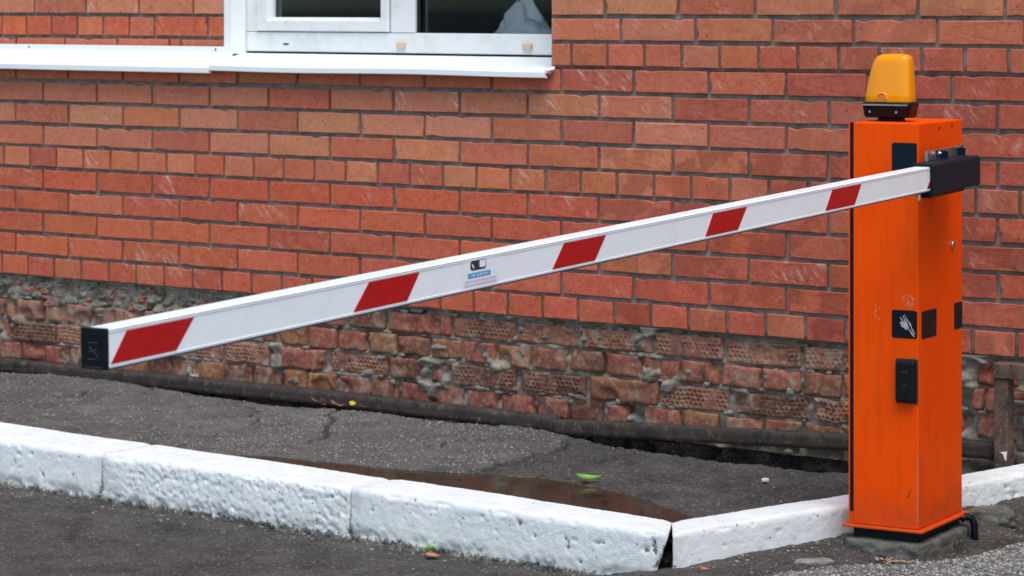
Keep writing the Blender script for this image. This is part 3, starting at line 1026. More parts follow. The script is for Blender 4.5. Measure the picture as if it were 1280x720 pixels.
gx = np.concatenate([np.arange(-8.0, -0.6, 0.1), np.arange(-0.6, 4.1, 0.0055), np.arange(4.1, 8.05, 0.1)])
gz = np.arange(-0.30, 0.3185, 0.0055)
GX, GZ = np.meshgrid(gx, gz, indexing='ij')
blob = fbm2(GX, GZ * 1.5, 13, 500, 3)
GY = YP + 0.018 + 0.020 * smooth(0.1, 0.5, fbm2(GX, GZ, 8, 505, 3)) - 0.010 * fbm2(GX, GZ, 26, 501, 3) - 0.024 * smooth(0.22, 0.55, blob) - 0.004 * fbm2(GX, GZ, 90, 502, 2)
topz = smooth(0.245, 0.30, GZ)
leftm = smooth(0.95, 0.3, GX) * smooth(0.20, 0.26, GZ)
GY = GY - 0.012 * leftm * (0.5 + 0.9 * fbm2(GX, GZ, 20, 503, 3))
rightm = smooth(3.44, 3.5, GX) * smooth(3.62, 3.57, GX) * smooth(0.2, 0.23, GZ)
GY = GY - rightm * (0.02 + 0.012 * fbm2(GX, GZ, 40, 504, 2))
for r_ in range(1, 4):       # mortar squeezed out of the bed joints
    zb = PT - r_ * PRH - 0.006
    GY = GY - 0.014 * np.exp(-((GZ - zb) / 0.0085) ** 2) * (0.55 + 0.8 * fbm2(GX, GZ * 0 + r_, 9, 510 + r_, 3))
damp = smooth(0.05, 0.015, GZ + 0.02 * fbm2(GX, GZ, 12, 520, 3))  # mask for the darker wall foot
plm = grid_obj('rough_mortar', GX, GY, GZ, M_MORTAR_OLD, plinth, mask=(GZ[:-1, :-1] > -0.012))
lowm = gz < 0.0
grid_obj('dark_footing', GX[:, lowm], GY[:, lowm] + 0.004, GZ[:, lowm], M_SOIL, plinth)  # wall foot below ground level, in a darker colour

rv_, rf_ = {0: [], 1: []}, {0: [], 1: []}
_ib = bmesh.new()
bmesh.ops.create_icosphere(_ib, subdivisions=2, radius=1.0)
_iv = np.array([v.co[:] for v in _ib.verts])
_if = [tuple(v.index for v in f.verts) for f in _ib.faces]
_ib.free()
for i in range(330):
    left = i < 170
    x = RNG.uniform(-0.35, 1.2) if left else RNG.uniform(0.6, 3.6)
    z = RNG.uniform(0.225, 0.312) if left else RNG.choice([0.306, 0.238, 0.165, 0.092]) + RNG.normal(0, 0.006)
    sz = RNG.uniform(0.006, 0.020) if left else RNG.uniform(0.004, 0.011)
    m = 1 if (left and RNG.random() < 0.22) else 0
    n_ = fbm3(_iv[:, 0] + i * 3.1, _iv[:, 1], _iv[:, 2], 1.3, 530, 3)
    q = np.clip(_iv * (1 + 0.55 * n_)[:, None], -0.85, 0.85)
    co = np.array([x, YP + 0.008 + (0.006 if left else 0.0), z]) + q * np.array([sz * RNG.uniform(1.0, 2.2), sz * 0.8, sz * RNG.uniform(0.5, 0.9)])
    b = len(rv_[m])
    rv_[m] += [tuple(c) for c in co]
    rf_[m] += [tuple(b + k for k in f) for f in _if]
o = pyobj('mortar_clumps', rv_[0], rf_[0], M_MORTAR_OLD, plinth)
o['kind'] = 'stuff'
o = pyobj('brick_fragments', rv_[1], rf_[1], M_OLD, plinth)
o.color = lin(178, 112, 90, 0.85)
o['kind'] = 'stuff'

# ---- window in the niche
win = empty('window', parent=house)
WZ0, WZ1 = 1.111, 2.60
WX0, WX1 = 0.805, 2.47
ZF = 1.176                         # top of the bottom frame bar
box('frame', WX0, WX1, YW, YW + 0.07, WZ0, ZF, M_PVC, win, 0.003)
box('frame', WX0, WX0 + 0.05, YW, YW + 0.07, ZF + 0.001, WZ1, M_PVC, win, 0.003)
box('frame', WX1 - 0.05, WX1, YW, YW + 0.07, ZF + 0.001, WZ1, M_PVC, win, 0.003)
box('frame', WX0 + 0.051, WX1 - 0.051, YW, YW + 0.07, WZ1 - 0.05, WZ1, M_PVC, win, 0.003)
box('mullion', 1.432, 1.531, YW - 0.002, YW + 0.07, ZF + 0.001, WZ1 - 0.051, M_PVC, win, 0.003)
bm = bmesh.new()                  # opening sash, mitred bars
sx0, sx1, sz0, sz1 = 0.857, 1.428, ZF + 0.003, WZ1 - 0.055
px0, px1, pz0, pz1 = 0.916, 1.385, 1.225, WZ1 - 0.11
yf, yb, ys_ = YW - 0.008, YW + 0.055, YW + 0.012
ring = lambda x0, x1, z0, z1, y: [bm.verts.new(p) for p in ((x0, y, z0), (x1, y, z0), (x1, y, z1), (x0, y, z1))]
R = [ring(sx0, sx1, sz0, sz1, yb), ring(sx0, sx1, sz0, sz1, yf + 0.004), ring(sx0 + .004, sx1 - .004, sz0 + .004, sz1 - .004, yf),
     ring(px0 - .012, px1 + .012, pz0 - .012, pz1 + .012, yf), ring(px0, px1, pz0, pz1, ys_), ring(px0, px1, pz0, pz1, yb)]
for a, b in zip(R, R[1:] + R[:1]):
    for i in range(4):
        bm.faces.new((a[i], a[(i + 1) % 4], b[(i + 1) % 4], b[i]))
sash = bm_obj('sash', bm, M_PVC, win)
box('gasket', 1.4282, 1.4318, YW + 0.002, YW + 0.05, ZF + 0.002, WZ1 - 0.052, M_GASKET, win)
box('gasket', 0.8552, 0.8568, YW + 0.002, YW + 0.05, ZF + 0.002, WZ1 - 0.052, M_GASKET, win)
box('gasket', 1.5312, 1.5345, YW + 0.010, YW + 0.05, ZF + 0.002, WZ1 - 0.052, M_GASKET, win)
box('pane', px0 - 0.004, px1 + 0.004, YW + 0.025, YW + 0.031, pz0 - 0.004, pz1 + 0.004, M_GLASS, win)
box('pane', 1.5345, WX1 - 0.049, YW + 0.025, YW + 0.031, ZF + 0.0005, WZ1 - 0.049, M_GLASS, win)
for x, z in ((1.479, 1.137), (1.983, 1.137)):
    box('drain_cap', x - 0.017, x + 0.017, YW - 0.012, YW + 0.001, z - 0.010, z + 0.010, M_BEIGE, win, 0.003)
box('drain_slot', 0.972, 0.996, YW - 0.0015, YW + 0.002, 1.134, 1.139, M_GASKET, win)
# white sheet metal: reveal strip at the left of the frame, lip along the niche, sloping sills
rv = pyobj('reveal_flashing', [(0.803, YN - 0.006, 1.105), (0.803, YN - 0.006, WZ1), (0.772, YN - 0.006, WZ1), (0.772, YN - 0.006, 1.105),
                               (0.803, YW + 0.004, 1.100), (0.803, YW + 0.004, WZ1), (0.812, YW - 0.003, 1.100), (0.812, YW - 0.003, WZ1),
                               (0.772, YN + 0.02, 1.105), (0.772, YN + 0.02, WZ1)],
           [(3, 2, 1, 0), (0, 1, 5, 4), (4, 5, 7, 6), (8, 9, 2, 3)], M_SILL, win)


def sill(name, plan, zb, zf, drop):
    """plan: back-left, back-right, front-right, front-left (x,y)"""
    n = 14
    (ax, ay), (bx, by), (cx, cy), (dx, dy) = plan
    vs, fs = [], []
    for i in range(n + 1):
        t = i / n
        w = 0.0016 * math.sin(t * 9 + ax * 3)
        x0, y0 = ax + (bx - ax) * t, ay + (by - ay) * t
        x1, y1 = dx + (cx - dx) * t, dy + (cy - dy) * t
        vs += [(x0, y0, zb), (x1, y1, zf + w), (x1, y1 - 0.002, zf - 0.002 + w), (x1, y1 - 0.002, zf - drop + w), (x1, y1 + 0.012, zf - drop - 0.003 + w),
               (x1, y1 + 0.0125, zf - drop + 0.002 + w), (x1, y1 + 0.004, zf - 0.006 + w), (x0, y0, zb - 0.004)]
    m = 8
    for i in range(n):
        for j in range(m):
            a, b = i * m + j, i * m + (j + 1) % m
            fs.append((a, b, b + m, a + m))
    fs.append(tuple(range(m - 1, -1, -1)))
    fs.append(tuple(n * m + j for j in range(m)))
    return pyobj(name, vs, fs, M_SILL, house)


sill('window_sill', [(0.792, YW - 0.004), (XW - 0.004, YW - 0.004), (XW + 0.018, -0.05), (0.8405, -0.05)], 1.105, 1.068, 0.017)
pyobj('sill_return', [(XW + 0.018, -0.05, 1.068), (XW + 0.022, -0.006, 1.074), (XW + 0.022, -0.004, 1.082), (XW + 0.012, -0.004, 1.081), (XW + 0.004, -0.004, 1.056)],
      [(0, 1, 2, 3), (0, 4, 1)], M_SILL, house)
sill('ledge_flashing', [(-8.0, YN - 0.004), (0.806, YN - 0.004), (0.838, -0.05), (-8.0, -0.05)], 1.107, 1.062, 0.018)
pyobj('sill_joint', [(0.8075, 0.098, 1.108), (0.8075, 0.098, 1.086), (0.8415, -0.049, 1.05), (0.8415, -0.049, 1.067), (0.8055, 0.098, 1.108), (0.8055, 0.098, 1.086), (0.8395, -0.049, 1.05), (0.8395, -0.049, 1.067)],
      [(0, 1, 2, 3), (7, 6, 5, 4), (0, 3, 7, 4), (1, 5, 6, 2), (0, 4, 5, 1), (3, 2, 6, 7)], M_SILL, house)
box('ledge_lip', -8.0, 0.807, YN - 0.0075, YN - 0.0045, 1.104, 1.127, M_SILL, house)
for x in (0.735, -0.16):
    cyl('rivet', (x, YN - 0.009, 1.117), (x, YN - 0.0072, 1.117), 0.0035, M_GASKET, house, 10)
# dim room behind the glass
bm = bmesh.new()
add_box(bm, 0.6, 2.7, YW + 0.08, 2.6, 0.9, 2.75)
bm.faces.ensure_lookup_table()
fr = [f for f in bm.faces if abs(f.calc_center_median().y - (YW + 0.08)) < 1e-4]
bmesh.ops.delete(bm, geom=fr, context='FACES')
bm_obj('room', bm, M_ROOM, house)
box('room_sill', WX0 + 0.01, WX1 - 0.01, YW + 0.075, YW + 0.34, 1.135, 1.165, M_PVC, house, 0.004)

# plastic bag on the inner sill
bm = bmesh.new()
bmesh.ops.create_icosphere(bm, subdivisions=4, radius=1.0)
for v in bm.verts:
    x, y, z = v.co
    n_ = float(fbm3(np.array(x), np.array(y), np.array(z), 1.6, 600, 3))
    n2 = float(abs(noise3(np.array(x * 4), np.array(y * 4), np.array(z * 4), 610)))
    s = 1 + 0.55 * n_ - 0.16 * n2
    zz = max(0.0, (z * s + 0.35))
    lean = 0.35 * zz
    wide = 1.35 - 0.95 * min(1, zz * 0.8)
    v.co = (x * s * 0.098 * wide + lean * 0.03, y * s * 0.040 * wide, zz * 0.088)
bag = bm_obj('plastic_bag', bm, M_BAG, None, True)
bag.location = (1.865, 0.285, 1.166)
tag(bag, 'crumpled white plastic bag lying behind the right window pane', 'plastic bag')

# ------------------------------------------------------------------ rusty steel along the wall foot
def bent_bar(name, pts, h, d, mat, y, wig, seed, parent=None, flange=0.03):
    """a bar with a vertical face and a top flange following pts (x, z_top)"""
    xs_ = np.arange(pts[0][0], pts[-1][0] + 1e-6, 0.012)
    zt = np.interp(xs_, [p[0] for p in pts], [p[1] for p in pts])
    w = wig * fbm2(xs_, xs_ * 0, 3, seed, 2)
    prof = [(flange, 0.0), (0.004, 0.0), (0.0, -0.003), (0.0, -h * 0.35), (0.0, -h * 0.7), (0.0, -h + 0.002), (0.004, -h), (d, -h), (d, -0.008), (flange, -0.008)]
    X_ = np.repeat(xs_[:, None], len(prof) + 1, 1)
    pr = prof + prof[:1]
    Y_ = y + w[:, None] + np.array([p[0] for p in pr])[None]
    Z_ = zt[:, None] + 0.3 * w[:, None] + np.array([p[1] for p in pr])[None]
    e = 0.0009 * fbm3(X_, Y_, Z_, 50, seed + 3, 2)
    Y_ = Y_ + e
    Z_ = Z_ + e * 0.6
    for i, s in ((0, 0), (-1, 1)):
        c = [np.full((1, len(pr)), A[i].mean()) for A in (X_, Y_, Z_)]
        c[0][:] = X_[i][0]
        if s == 0:
            X_, Y_, Z_ = np.concatenate([c[0], X_]), np.concatenate([c[1], Y_]), np.concatenate([c[2], Z_])
        else:
            X_, Y_, Z_ = np.concatenate([X_, c[0]]), np.concatenate([Y_, c[1]]), np.concatenate([Z_, c[2]])
    return grid_obj(name, X_, Y_, Z_, mat, parent, smooth_shade=False)


ra = bent_bar('steel_angle_bar', [(-3.0, 0.02), (-0.21, 0.026), (1.275, 0.037), (2.232, 0.036)], 0.042, 0.006, M_RUST, -0.050, 0.0025, 700, flange=0.052)
tag(ra, 'long rusty steel angle bar along the wall foot behind the left kerb', 'steel bar', 'rusty bars along the wall foot')
rb = bent_bar('steel_angle_bar', [(2.242, 0.030), (3.2, 0.076), (3.70, 0.098)], 0.042, 0.006, M_RUST, -0.060, 0.002, 710, flange=0.05)
tag(rb, 'rusty steel angle bar along the wall foot passing behind the orange cabinet', 'steel bar', 'rusty bars along the wall foot')
fr_ = empty('rusty_frame', (3.726, -0.06, 0.03))
tag(fr_, 'rusty steel post with top bar against the wall at the right edge', 'metal frame')
box('post', -0.022, 0.019, -0.02, 0.02, 0.0, 0.245, M_RUST2, fr_, 0.003)
box('top_bar', -0.022, 1.2, -0.026, 0.016, 0.246, 0.287, M_RUST2, fr_, 0.003)
box('post', 0.9, 0.94, -0.02, 0.02, 0.0, 0.245, M_RUST2, fr_, 0.003)
pyobj('paint_blot', [(-0.002, -0.0205, 0.050), (0.006, -0.0206, 0.046), (0.010, -0.0206, 0.034), (0.015, -0.0206, 0.028), (0.017, -0.0206, 0.047), (0.018, -0.0205, 0.054), (0.008, -0.0206, 0.053)], [(0, 1, 2, 3, 4, 5, 6)], M_SILL, fr_)
# thin pale strip lying in the sunken gutter under the bar
vs, fs = [], []
for i in range(15):
    t = i / 14
    x, y, z = 2.93 + 0.20 * t, -0.105 - 0.035 * math.sin(t * 3.0), -0.040 + 0.012 * math.sin(t * 5)
    vs += [(x, y, z), (x, y + 0.004, z + 0.007), (x, y + 0.0052, z + 0.0062), (x, y + 0.0012, z - 0.0008)]
for i in range(14):
    for k in range(4):
        a, b = 4 * i + k, 4 * i + (k + 1) % 4
        fs.append((a, b, b + 4, a + 4))
fs += [(0, 3, 2, 1), (56, 57, 58, 59)]
o = pyobj('plastic_strip', vs, fs, M_CONC2)
tag(o, 'thin pale curved strip lying in the dark gutter under the rusty bar', 'strip')

# ------------------------------------------------------------------ barrier
PH = math.radians(6.9214)
bar = empty('boom_barrier', (3.8603, -0.7777, 0.0), PH)
tag(bar, 'orange boom barrier cabinet with amber beacon and red and white striped arm', 'barrier')
BW, BD, BT, BB = 0.1835, 0.294, 0.9795, -0.006
cab = box('cabinet', -0.1706, 0.0, 0.0, BD, BB, BT, M_ORANGE, bar, 0.0028, 3)
box('door_edge', -BW, -0.1800, 0.0015, BD - 0.002, BB, BT - 0.0015, M_ORANGE, cab, 0.001)
box('door_seam', -0.1800, -0.1706, 0.0022, BD - 0.01, BB + 0.02, BT - 0.001, M_BLACK, cab)
box('door_foot', -0.1799, -0.1707, 0.0012, 0.02, BB, BB + 0.030, M_ORANGE, cab)
# base flange
bm = bmesh.new()
add_box(bm, -0.196, 0.016, -0.014, BD + 0.014, -0.013, -0.0065, 0.002)
bm_obj('base_plate', bm, M_ORANGE, bar)
box('base_gap_shade', -0.174, -0.006, 0.010, BD, -0.048, -0.0135, M_BLACK, bar, 0.002)  # black block paints in the shaded gap between plate and footing


def rounded_sheet(name, plane, u0, u1, v0, v1, off, mat, parent, r=0.006, thick=0.0008, skew=0.0):
    pts = []
    for (cx, cz, a0) in ((u1 - r, v1 - r, 0), (u0 + r, v1 - r, 90), (u0 + r, v0 + r, 180), (u1 - r, v0 + r, 270)):
        for k in range(5):
            a = math.radians(a0 + k * 22.5)
            x, z = cx + r * math.cos(a), cz + r * math.sin(a)
            pts.append((x, z + skew * (x - u0)))
    n = len(pts)
    if plane == 'front':
        f = lambda p, d: (p[0], -off - d, p[1])
    else:
        f = lambda p, d: (off + d, p[0], p[1])
    vs = [f(p, thick) for p in pts] + [f(p, -0.0001) for p in pts]
    cx, cz = (u0 + u1) / 2, (v0 + v1) / 2
    fs = [tuple(range(n)), tuple(range(2 * n - 1, n - 1, -1))] + [(i, n + i, n + (i + 1) % n, (i + 1) % n) for i in range(n)]
    o = pyobj(name, vs, fs, mat, parent)
    bm = bmesh.new()
    bm.from_mesh(o.data)
    bmesh.ops.recalc_face_normals(bm, faces=bm.faces)
    bm.to_mesh(o.data)
    bm.free()
    return o


rounded_sheet('black_sticker', 'front', -0.0686, -0.0035, 0.845, 0.932, 0.0003, M_HOUSING, cab)
st_ = rounded_sheet('torn_sticker', 'front', -0.0686, -0.0030, 0.457, 0.525, 0.0003, M_BLACK, cab)
st_['label'] = 'black sticker scraped to a pale smear'
rounded_sheet('black_sticker', 'side', 0.0207, 0.117, 0.4540, 0.5215, 0.0003, M_BLACK, cab, 0.007)
rounded_sheet('black_sticker', 'side', 0.238, 0.2925, 0.4560, 0.5225, 0.0003, M_HOUSING, cab, 0.006)
# scraped residue on the torn sticker
srng = random.Random(4)
vs, fs = [], []
for (x0, z0, x1, z1, w) in [(-0.047, 0.508, -0.010, 0.462, 0.0045), (-0.040, 0.512, -0.018, 0.470, 0.004), (-0.036, 0.515, -0.008, 0.468, 0.0022), (-0.046, 0.496, -0.030, 0.484, 0.012), (-0.040, 0.488, -0.024, 0.480, 0.009), (-0.022, 0.498, -0.014, 0.474, 0.003)]:
    d = Vector((x1 - x0, z1 - z0)).normalized()
    nn = Vector((-d.y, d.x))
    b = len(vs)
    K = 7
    for i in range(K + 1):
        t = i / K
        ww = w * (0.35 + 0.9 * math.sin(math.pi * min(1, max(0, t * 0.9 + 0.05)))) * srng.uniform(0.5, 1.2)
        cx, cz = x0 + (x1 - x0) * t, z0 + (z1 - z0) * t
        vs += [(cx + nn.x * ww / 2, -0.0016 - 0.00004 * b / 8, cz + nn.y * ww / 2), (cx - nn.x * ww / 2, -0.0016 - 0.00004 * b / 8, cz - nn.y * ww / 2)]
    for i in range(K):
        fs.append((b + 2 * i, b + 2 * i + 1, b + 2 * i + 3, b + 2 * i + 2))
pyobj('scrape_mark', vs, fs, M_SCR, cab)


def scratches(name, strokes, mat, parent, y=-0.0007):
    vs, fs = [], []
    for st__ in strokes:
        b = len(vs)
        for i, (x, z) in enumerate(st__):
            p, q = st__[max(0, i - 1)], st__[min(len(st__) - 1, i + 1)]
            d = Vector((q[0] - p[0], q[1] - p[1]))
            d = d.normalized() if d.length else Vector((1, 0))
            w = 0.0007 * srng.uniform(0.5, 1.3)
            vs += [(x - d.y * w, y, z + d.x * w), (x + d.y * w, y, z - d.x * w)]
        for i in range(len(st__) - 1):
            fs.append((b + 2 * i, b + 2 * i + 1, b + 2 * i + 3, b + 2 * i + 2))
    return pyobj(name, vs, fs, mat, parent)


def scrib(cx, cz, rx, rz, n, seed):
    r_ = random.Random(seed)
    out = []
    for k in range(n):
        a0 = r_.uniform(0, 6.28)
        ln = r_.uniform(1.2, 3.2)
        e = r_.uniform(0.5, 1.0)
        out.append([(cx + rx * e * math.cos(a0 + ln * i / 8) + r_.uniform(-.0006, .0006), cz + rz * e * math.sin(a0 + ln * i / 8)) for i in range(9)])
    return out


scratches('scratch_mark', scrib(-0.026, 0.548, 0.017, 0.015, 9, 1) + scrib(-0.020, 0.540, 0.010, 0.010, 5, 3), M_SCR2, cab)
scratches('scratch_mark', [[(-0.112, 0.535), (-0.112, 0.52), (-0.113, 0.505), (-0.112, 0.49)], [(-0.112, 0.515), (-0.104, 0.524), (-0.098, 0.532)], [(-0.112, 0.512), (-0.106, 0.503), (-0.100, 0.497)], [(-0.102, 0.531), (-0.097, 0.530)]], M_SCR2, cab)
scratches('scratch_mark', [[(-0.027, 0.070), (-0.024, 0.082), (-0.019, 0.092)], [(-0.026, 0.068), (-0.022, 0.086)]], M_GASKET, cab)
wv = random.Random(12)
vs, fs = [], []
zz = 0.012
while zz < 0.16:                       # paint worn off along the front corner near the foot
    h = wv.uniform(0.006, 0.02)
    w = wv.uniform(0.0008, 0.0022)
    b = len(vs)
    vs += [(-0.0026, -0.0004, zz), (-0.0026 - w, -0.0004, zz + h * 0.2), (-0.0026 - w, -0.0004, zz + h * 0.8), (-0.0026, -0.0004, zz + h),
           (-0.0006, -0.0002, zz), (-0.0006, -0.0002, zz + h)]
    fs += [(b, b + 1, b + 2, b + 3), (b + 4, b, b + 3, b + 5)]
    zz += h + wv.uniform(0.0, 0.004)
pyobj('edge_wear', vs, fs, M_WEAR, cab)
# card reader
rd = box('card_reader', -0.054, -0.0035, -0.020, -0.0002, 0.303, 0.404, M_BLACK, cab, 0.007, 4)
box('reader_bezel', -0.058, 0.0, -0.0025, -0.0003, 0.299, 0.408, M_GASKET, cab, 0.001)
vs, fs = [], []
for i in range(9):
    a = math.radians(30 + i * 15)
    for rr in (0.0085, 0.0105):
        vs.append((-0.0285 + rr * math.cos(a), -0.0206, 0.370 + rr * math.sin(a)))
for i in range(8):
    fs.append((2 * i, 2 * i + 1, 2 * i + 3, 2 * i + 2))
pyobj('reader_mark', vs, fs, M_MARK, cab)
box('reader_mark', -0.034, -0.023, -0.0206, -0.0198, 0.346, 0.3473, M_MARK, cab)
# lock and screw holes
lk = cyl('lock', (-0.001, 0.2237, 0.669), (0.006, 0.2237, 0.669), 0.0105, M_CHROME, cab, 20, bev=0.0012)
box('lock_slot', 0.0058, 0.0066, 0.2225, 0.2249, 0.663, 0.675, M_GASKET, cab)
for y_, z_ in ((0.1369, 0.9635), (0.2237, 0.9662)):
    cyl('screw_hole', (-0.002, y_, z_), (0.0006, y_, z_), 0.0048, M_GASKET, cab, 12)

# arm ------------------------------------------------------------
TILT = math.atan2(0.0702, 3.1156)
arm = empty('arm', (0.1, -3.2756, 0.788), parent=bar)       # left end, mid height of the outer face
arm.rotation_euler = (TILT, 0, 0)
AH, AT, AL = 0.0565, 0.0424, 3.32
bm = bmesh.new()
# profile in local x (thickness, 0 = outer face) and z
prof = [(-0.0030, -AH / 2), (-0.0005, -AH / 2 + 0.001), (0.0, -AH / 2 + 0.0035), (0.0, -AH / 2 + 0.0045), (-0.0008, -AH / 2 + 0.0050), (-0.0008, AH / 2 - 0.0062), (0.0003, AH / 2 - 0.0056), (0.0003, AH / 2 - 0.0042),
        (-0.0016, AH / 2 - 0.0036), (-0.0016, AH / 2 - 0.0028), (-0.0004, AH / 2 - 0.0022), (-0.0022, AH / 2 - 0.0004), (-0.006, AH / 2),
        (-AT + 0.006, AH / 2), (-AT + 0.0015, AH / 2 - 0.0015), (-AT, AH / 2 - 0.006), (-AT, -AH / 2 + 0.006), (-AT + 0.003, -AH / 2)]
rows = []
NS = 24
for i in range(NS + 1):
    y = 0.004 + (AL - 0.004) * i / NS
    rows.append([bm.verts.new((x, y, z)) for x, z in prof])
for a, b in zip(rows[:-1], rows[1:]):
    for j in range(len(prof)):
        k = (j + 1) % len(prof)
        bm.faces.new((a[j], a[k], b[k], b[j]))
bm.faces.new(rows[0])
bm.faces.new(rows[-1][::-1])
tube = bm_obj('arm_tube', bm, M_WHITE, arm)
cap = box('end_cap', -AT - 0.0008, 0.0008, -0.003, 0.0055, -AH / 2 - 0.0008, AH / 2 + 0.0008, M_BLACK, arm, 0.0015)
# raised strokes moulded into the cap
bm = bmesh.new()
add_box(bm, -0.029, -0.013, -0.0038, -0.0029, 0.0080, 0.0092)
add_box(bm, -0.030, -0.016, -0.0038, -0.0029, -0.0152, -0.0142)
for (x0, z0, x1, z1) in ((-0.028, 0.003, -0.012, -0.011), (-0.013, 0.0, -0.029, -0.0045)):
    d = Vector((x1 - x0, 0, z1 - z0)).normalized()
    nn = Vector((-d.z, 0, d.x)) * 0.0006
    q = [Vector((x0, -0.0037, z0)) + nn, Vector((x1, -0.0037, z1)) + nn, Vector((x1, -0.0037, z1)) - nn, Vector((x0, -0.0037, z0)) - nn]
    w = [p + Vector((0, 0.0009, 0)) for p in q]
    A = [bm.verts.new(p) for p in q]
    B = [bm.verts.new(p) for p in w]
    bm.faces.new(A)
    for i in range(4):
        bm.faces.new((A[i], A[(i + 1) % 4], B[(i + 1) % 4], B[i]))
add_box(bm, -0.036, -0.006, -0.0036, -0.0029, -AH / 2 + 0.0020, -AH / 2 + 0.0030)
bm_obj('cap_mark', bm, M_MARK, arm)
box('lip_shade_strip', -0.0062, -0.0004, 0.006, AL - 0.2, -AH / 2 - 0.0016, -AH / 2 + 0.0002, M_MARK, arm)  # dark strip paints in the shade along the lower lip
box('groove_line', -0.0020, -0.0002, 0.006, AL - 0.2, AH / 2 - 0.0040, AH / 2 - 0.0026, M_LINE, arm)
# red stripes: (bottom-left, bottom-right, top-left, top-right) distances from the arm's free end
SB, ST_ = -AH / 2 + 0.0062, AH / 2 - 0.0075
for (bl, br, tl, tr_) in [(0.002 + 0.008, 0.161, 0.047, 0.205), (0.628, 0.788, 0.675, 0.828), (1.277, 1.437, 1.321, 1.481), (1.899, 2.048, 1.935, 2.092), (2.489, 2.649, 2.528, 2.688), (3.080, 3.240, 3.124, 3.284)]:
    n = 10
    vs, fs = [], []
    for i in range(n + 1):
        t = i / n
        vs += [(0.0002, bl + (br - bl) * t, SB), (0.0002, tl + (tr_ - tl) * t, ST_), (-0.0009, bl + (br - bl) * t, SB), (-0.0009, tl + (tr_ - tl) * t, ST_)]
    for i in range(n):
        a = 4 * i
        fs += [(a, a + 4, a + 5, a + 1), (a + 1, a + 5, a + 7, a + 3), (a + 2, a + 6, a + 4, a)]
    fs += [(0, 1, 3, 2), (4 * n, 4 * n + 2, 4 * n + 3, 4 * n + 1)]
    pyobj('stripe', vs, fs, M_RED, arm)
# maker's sticker, flat print
def flat(name, y0, y1, z0, z1, x, mat, shear=0.0):
    return pyobj(name, [(x, y0, z0), (x, y1, z0), (x, y1 + shear, z1), (x, y0 + shear, z1)], [(0, 1, 2, 3)], mat, arm)


flat('clear_sticker', 0.965, 1.085, -0.0225, 0.0225, -0.0003, M_STICK)
o = rounded_sheet('sticker_logo', 'side', 0.991, 1.044, 0.0052, 0.0215, 0.0, M_PRINT, arm, 0.006, 0.0002)
rounded_sheet('sticker_logo', 'side', 1.021, 1.0415, 0.0085, 0.0205, 0.0003, M_STICK, arm, 0.003, 0.0002)
pyobj('sticker_logo', [(0.00045, 0.994, 0.016), (0.00045, 1.001, 0.0075), (0.00045, 1.003, 0.010), (0.00045, 0.998, 0.0165)], [(0, 1, 2, 3)], M_STICK)
SC.collection.objects[-1].parent = arm
flat('sticker_bar', 0.982, 1.058, -0.0075, 0.0008, 0.0001, M_BLUE)
yy = 0.987
lr = random.Random(3)
k = 0
while yy < 1.053:
    w = lr.uniform(0.0022, 0.0042)
    flat('bar_letter', yy, yy + w * 0.35, -0.0055, -0.0012, 0.0003, M_WHITE, 0.0005)
    flat('bar_letter', yy + w * 0.35 + 0.0001, yy + w * 0.9, lr.choice((-0.0055, -0.0035, -0.0025)), lr.choice((-0.0012, -0.0028)) + 0.0004, 0.0003, M_WHITE, 0.0003)
    yy += w + (0.0045 if k in (0, 3) else 0.0014)
    k += 1
for z_, seed in ((-0.0132, 5), (-0.0192, 6)):
    lr = random.Random(seed)
    yy = 0.971
    while yy < 1.077:
        w = lr.uniform(0.002, 0.0035)
        flat('small_print', yy, yy + w, z_ - 0.0018, z_ + 0.0018, 0.0001, M_PALE, 0.0006)
        yy += w + lr.choice((0.001, 0.001, 0.001, 0.003))

# clamp housing and mounting plate --------------------------------
br_ = empty('arm_bracket', (0.1, -3.2756, 0.788), parent=bar)
br_.rotation_euler = (TILT, 0, 0)
h0 = 3.098
bm = bmesh.new()                                                  # open-ended channel that grips the arm
hx0, hx1, hz0, hz1, hy1 = -AT - 0.0035, 0.0085, -0.0375, 0.0345, 3.4072
outer = [(hx0, hz0), (hx1 - 0.004, hz0), (hx1, hz0 + 0.004), (hx1, hz1 - 0.005), (hx1 - 0.005, hz1), (hx0, hz1)]
inner = [(-AT - 0.0012, -AH / 2 - 0.0012), (0.0, -AH / 2 - 0.0012), (0.0015, -AH / 2 + 0.001), (0.0015, AH / 2 - 0.001), (0.0, AH / 2 + 0.0012), (-AT - 0.0012, AH / 2 + 0.0012)]
fo = [bm.verts.new((x, h0, z)) for x, z in outer]
fi = [bm.verts.new((x, h0, z)) for x, z in inner]
bo = [bm.verts.new((x, hy1, z)) for x, z in outer]
bi = [bm.verts.new((x, h0 + 0.16, z)) for x, z in inner]
for i in range(6):
    j = (i + 1) % 6
    bm.faces.new((fo[i], fo[j], bo[j], bo[i]))
    bm.faces.new((fi[i], fi[j], bi[j], bi[i]))
    bm.faces.new((fo[i], fo[j], fi[j], fi[i]))
bm.faces.new(bo)
bm.faces.new(bi)
es = [e for e in bm.edges if len(e.link_faces) == 2 and e.calc_face_angle(0) > 0.6]
bmesh.ops.bevel(bm, geom=es, offset=0.0012, segments=2, affect='EDGES')
bm_obj('clamp_housing', bm, M_HOUSING, br_)
PX0, PX1 = -0.0545, -0.0475
box('mounting_plate', PX0, PX1, 3.205, 3.452, -0.0560, 0.0565, M_STEEL, br_, 0.001)
cyl('pivot_hub', (-0.1000, 3.33, -0.004), (PX0 - 0.0003, 3.33, -0.004), 0.036, M_HOUSING, br_, 28, bev=0.002)
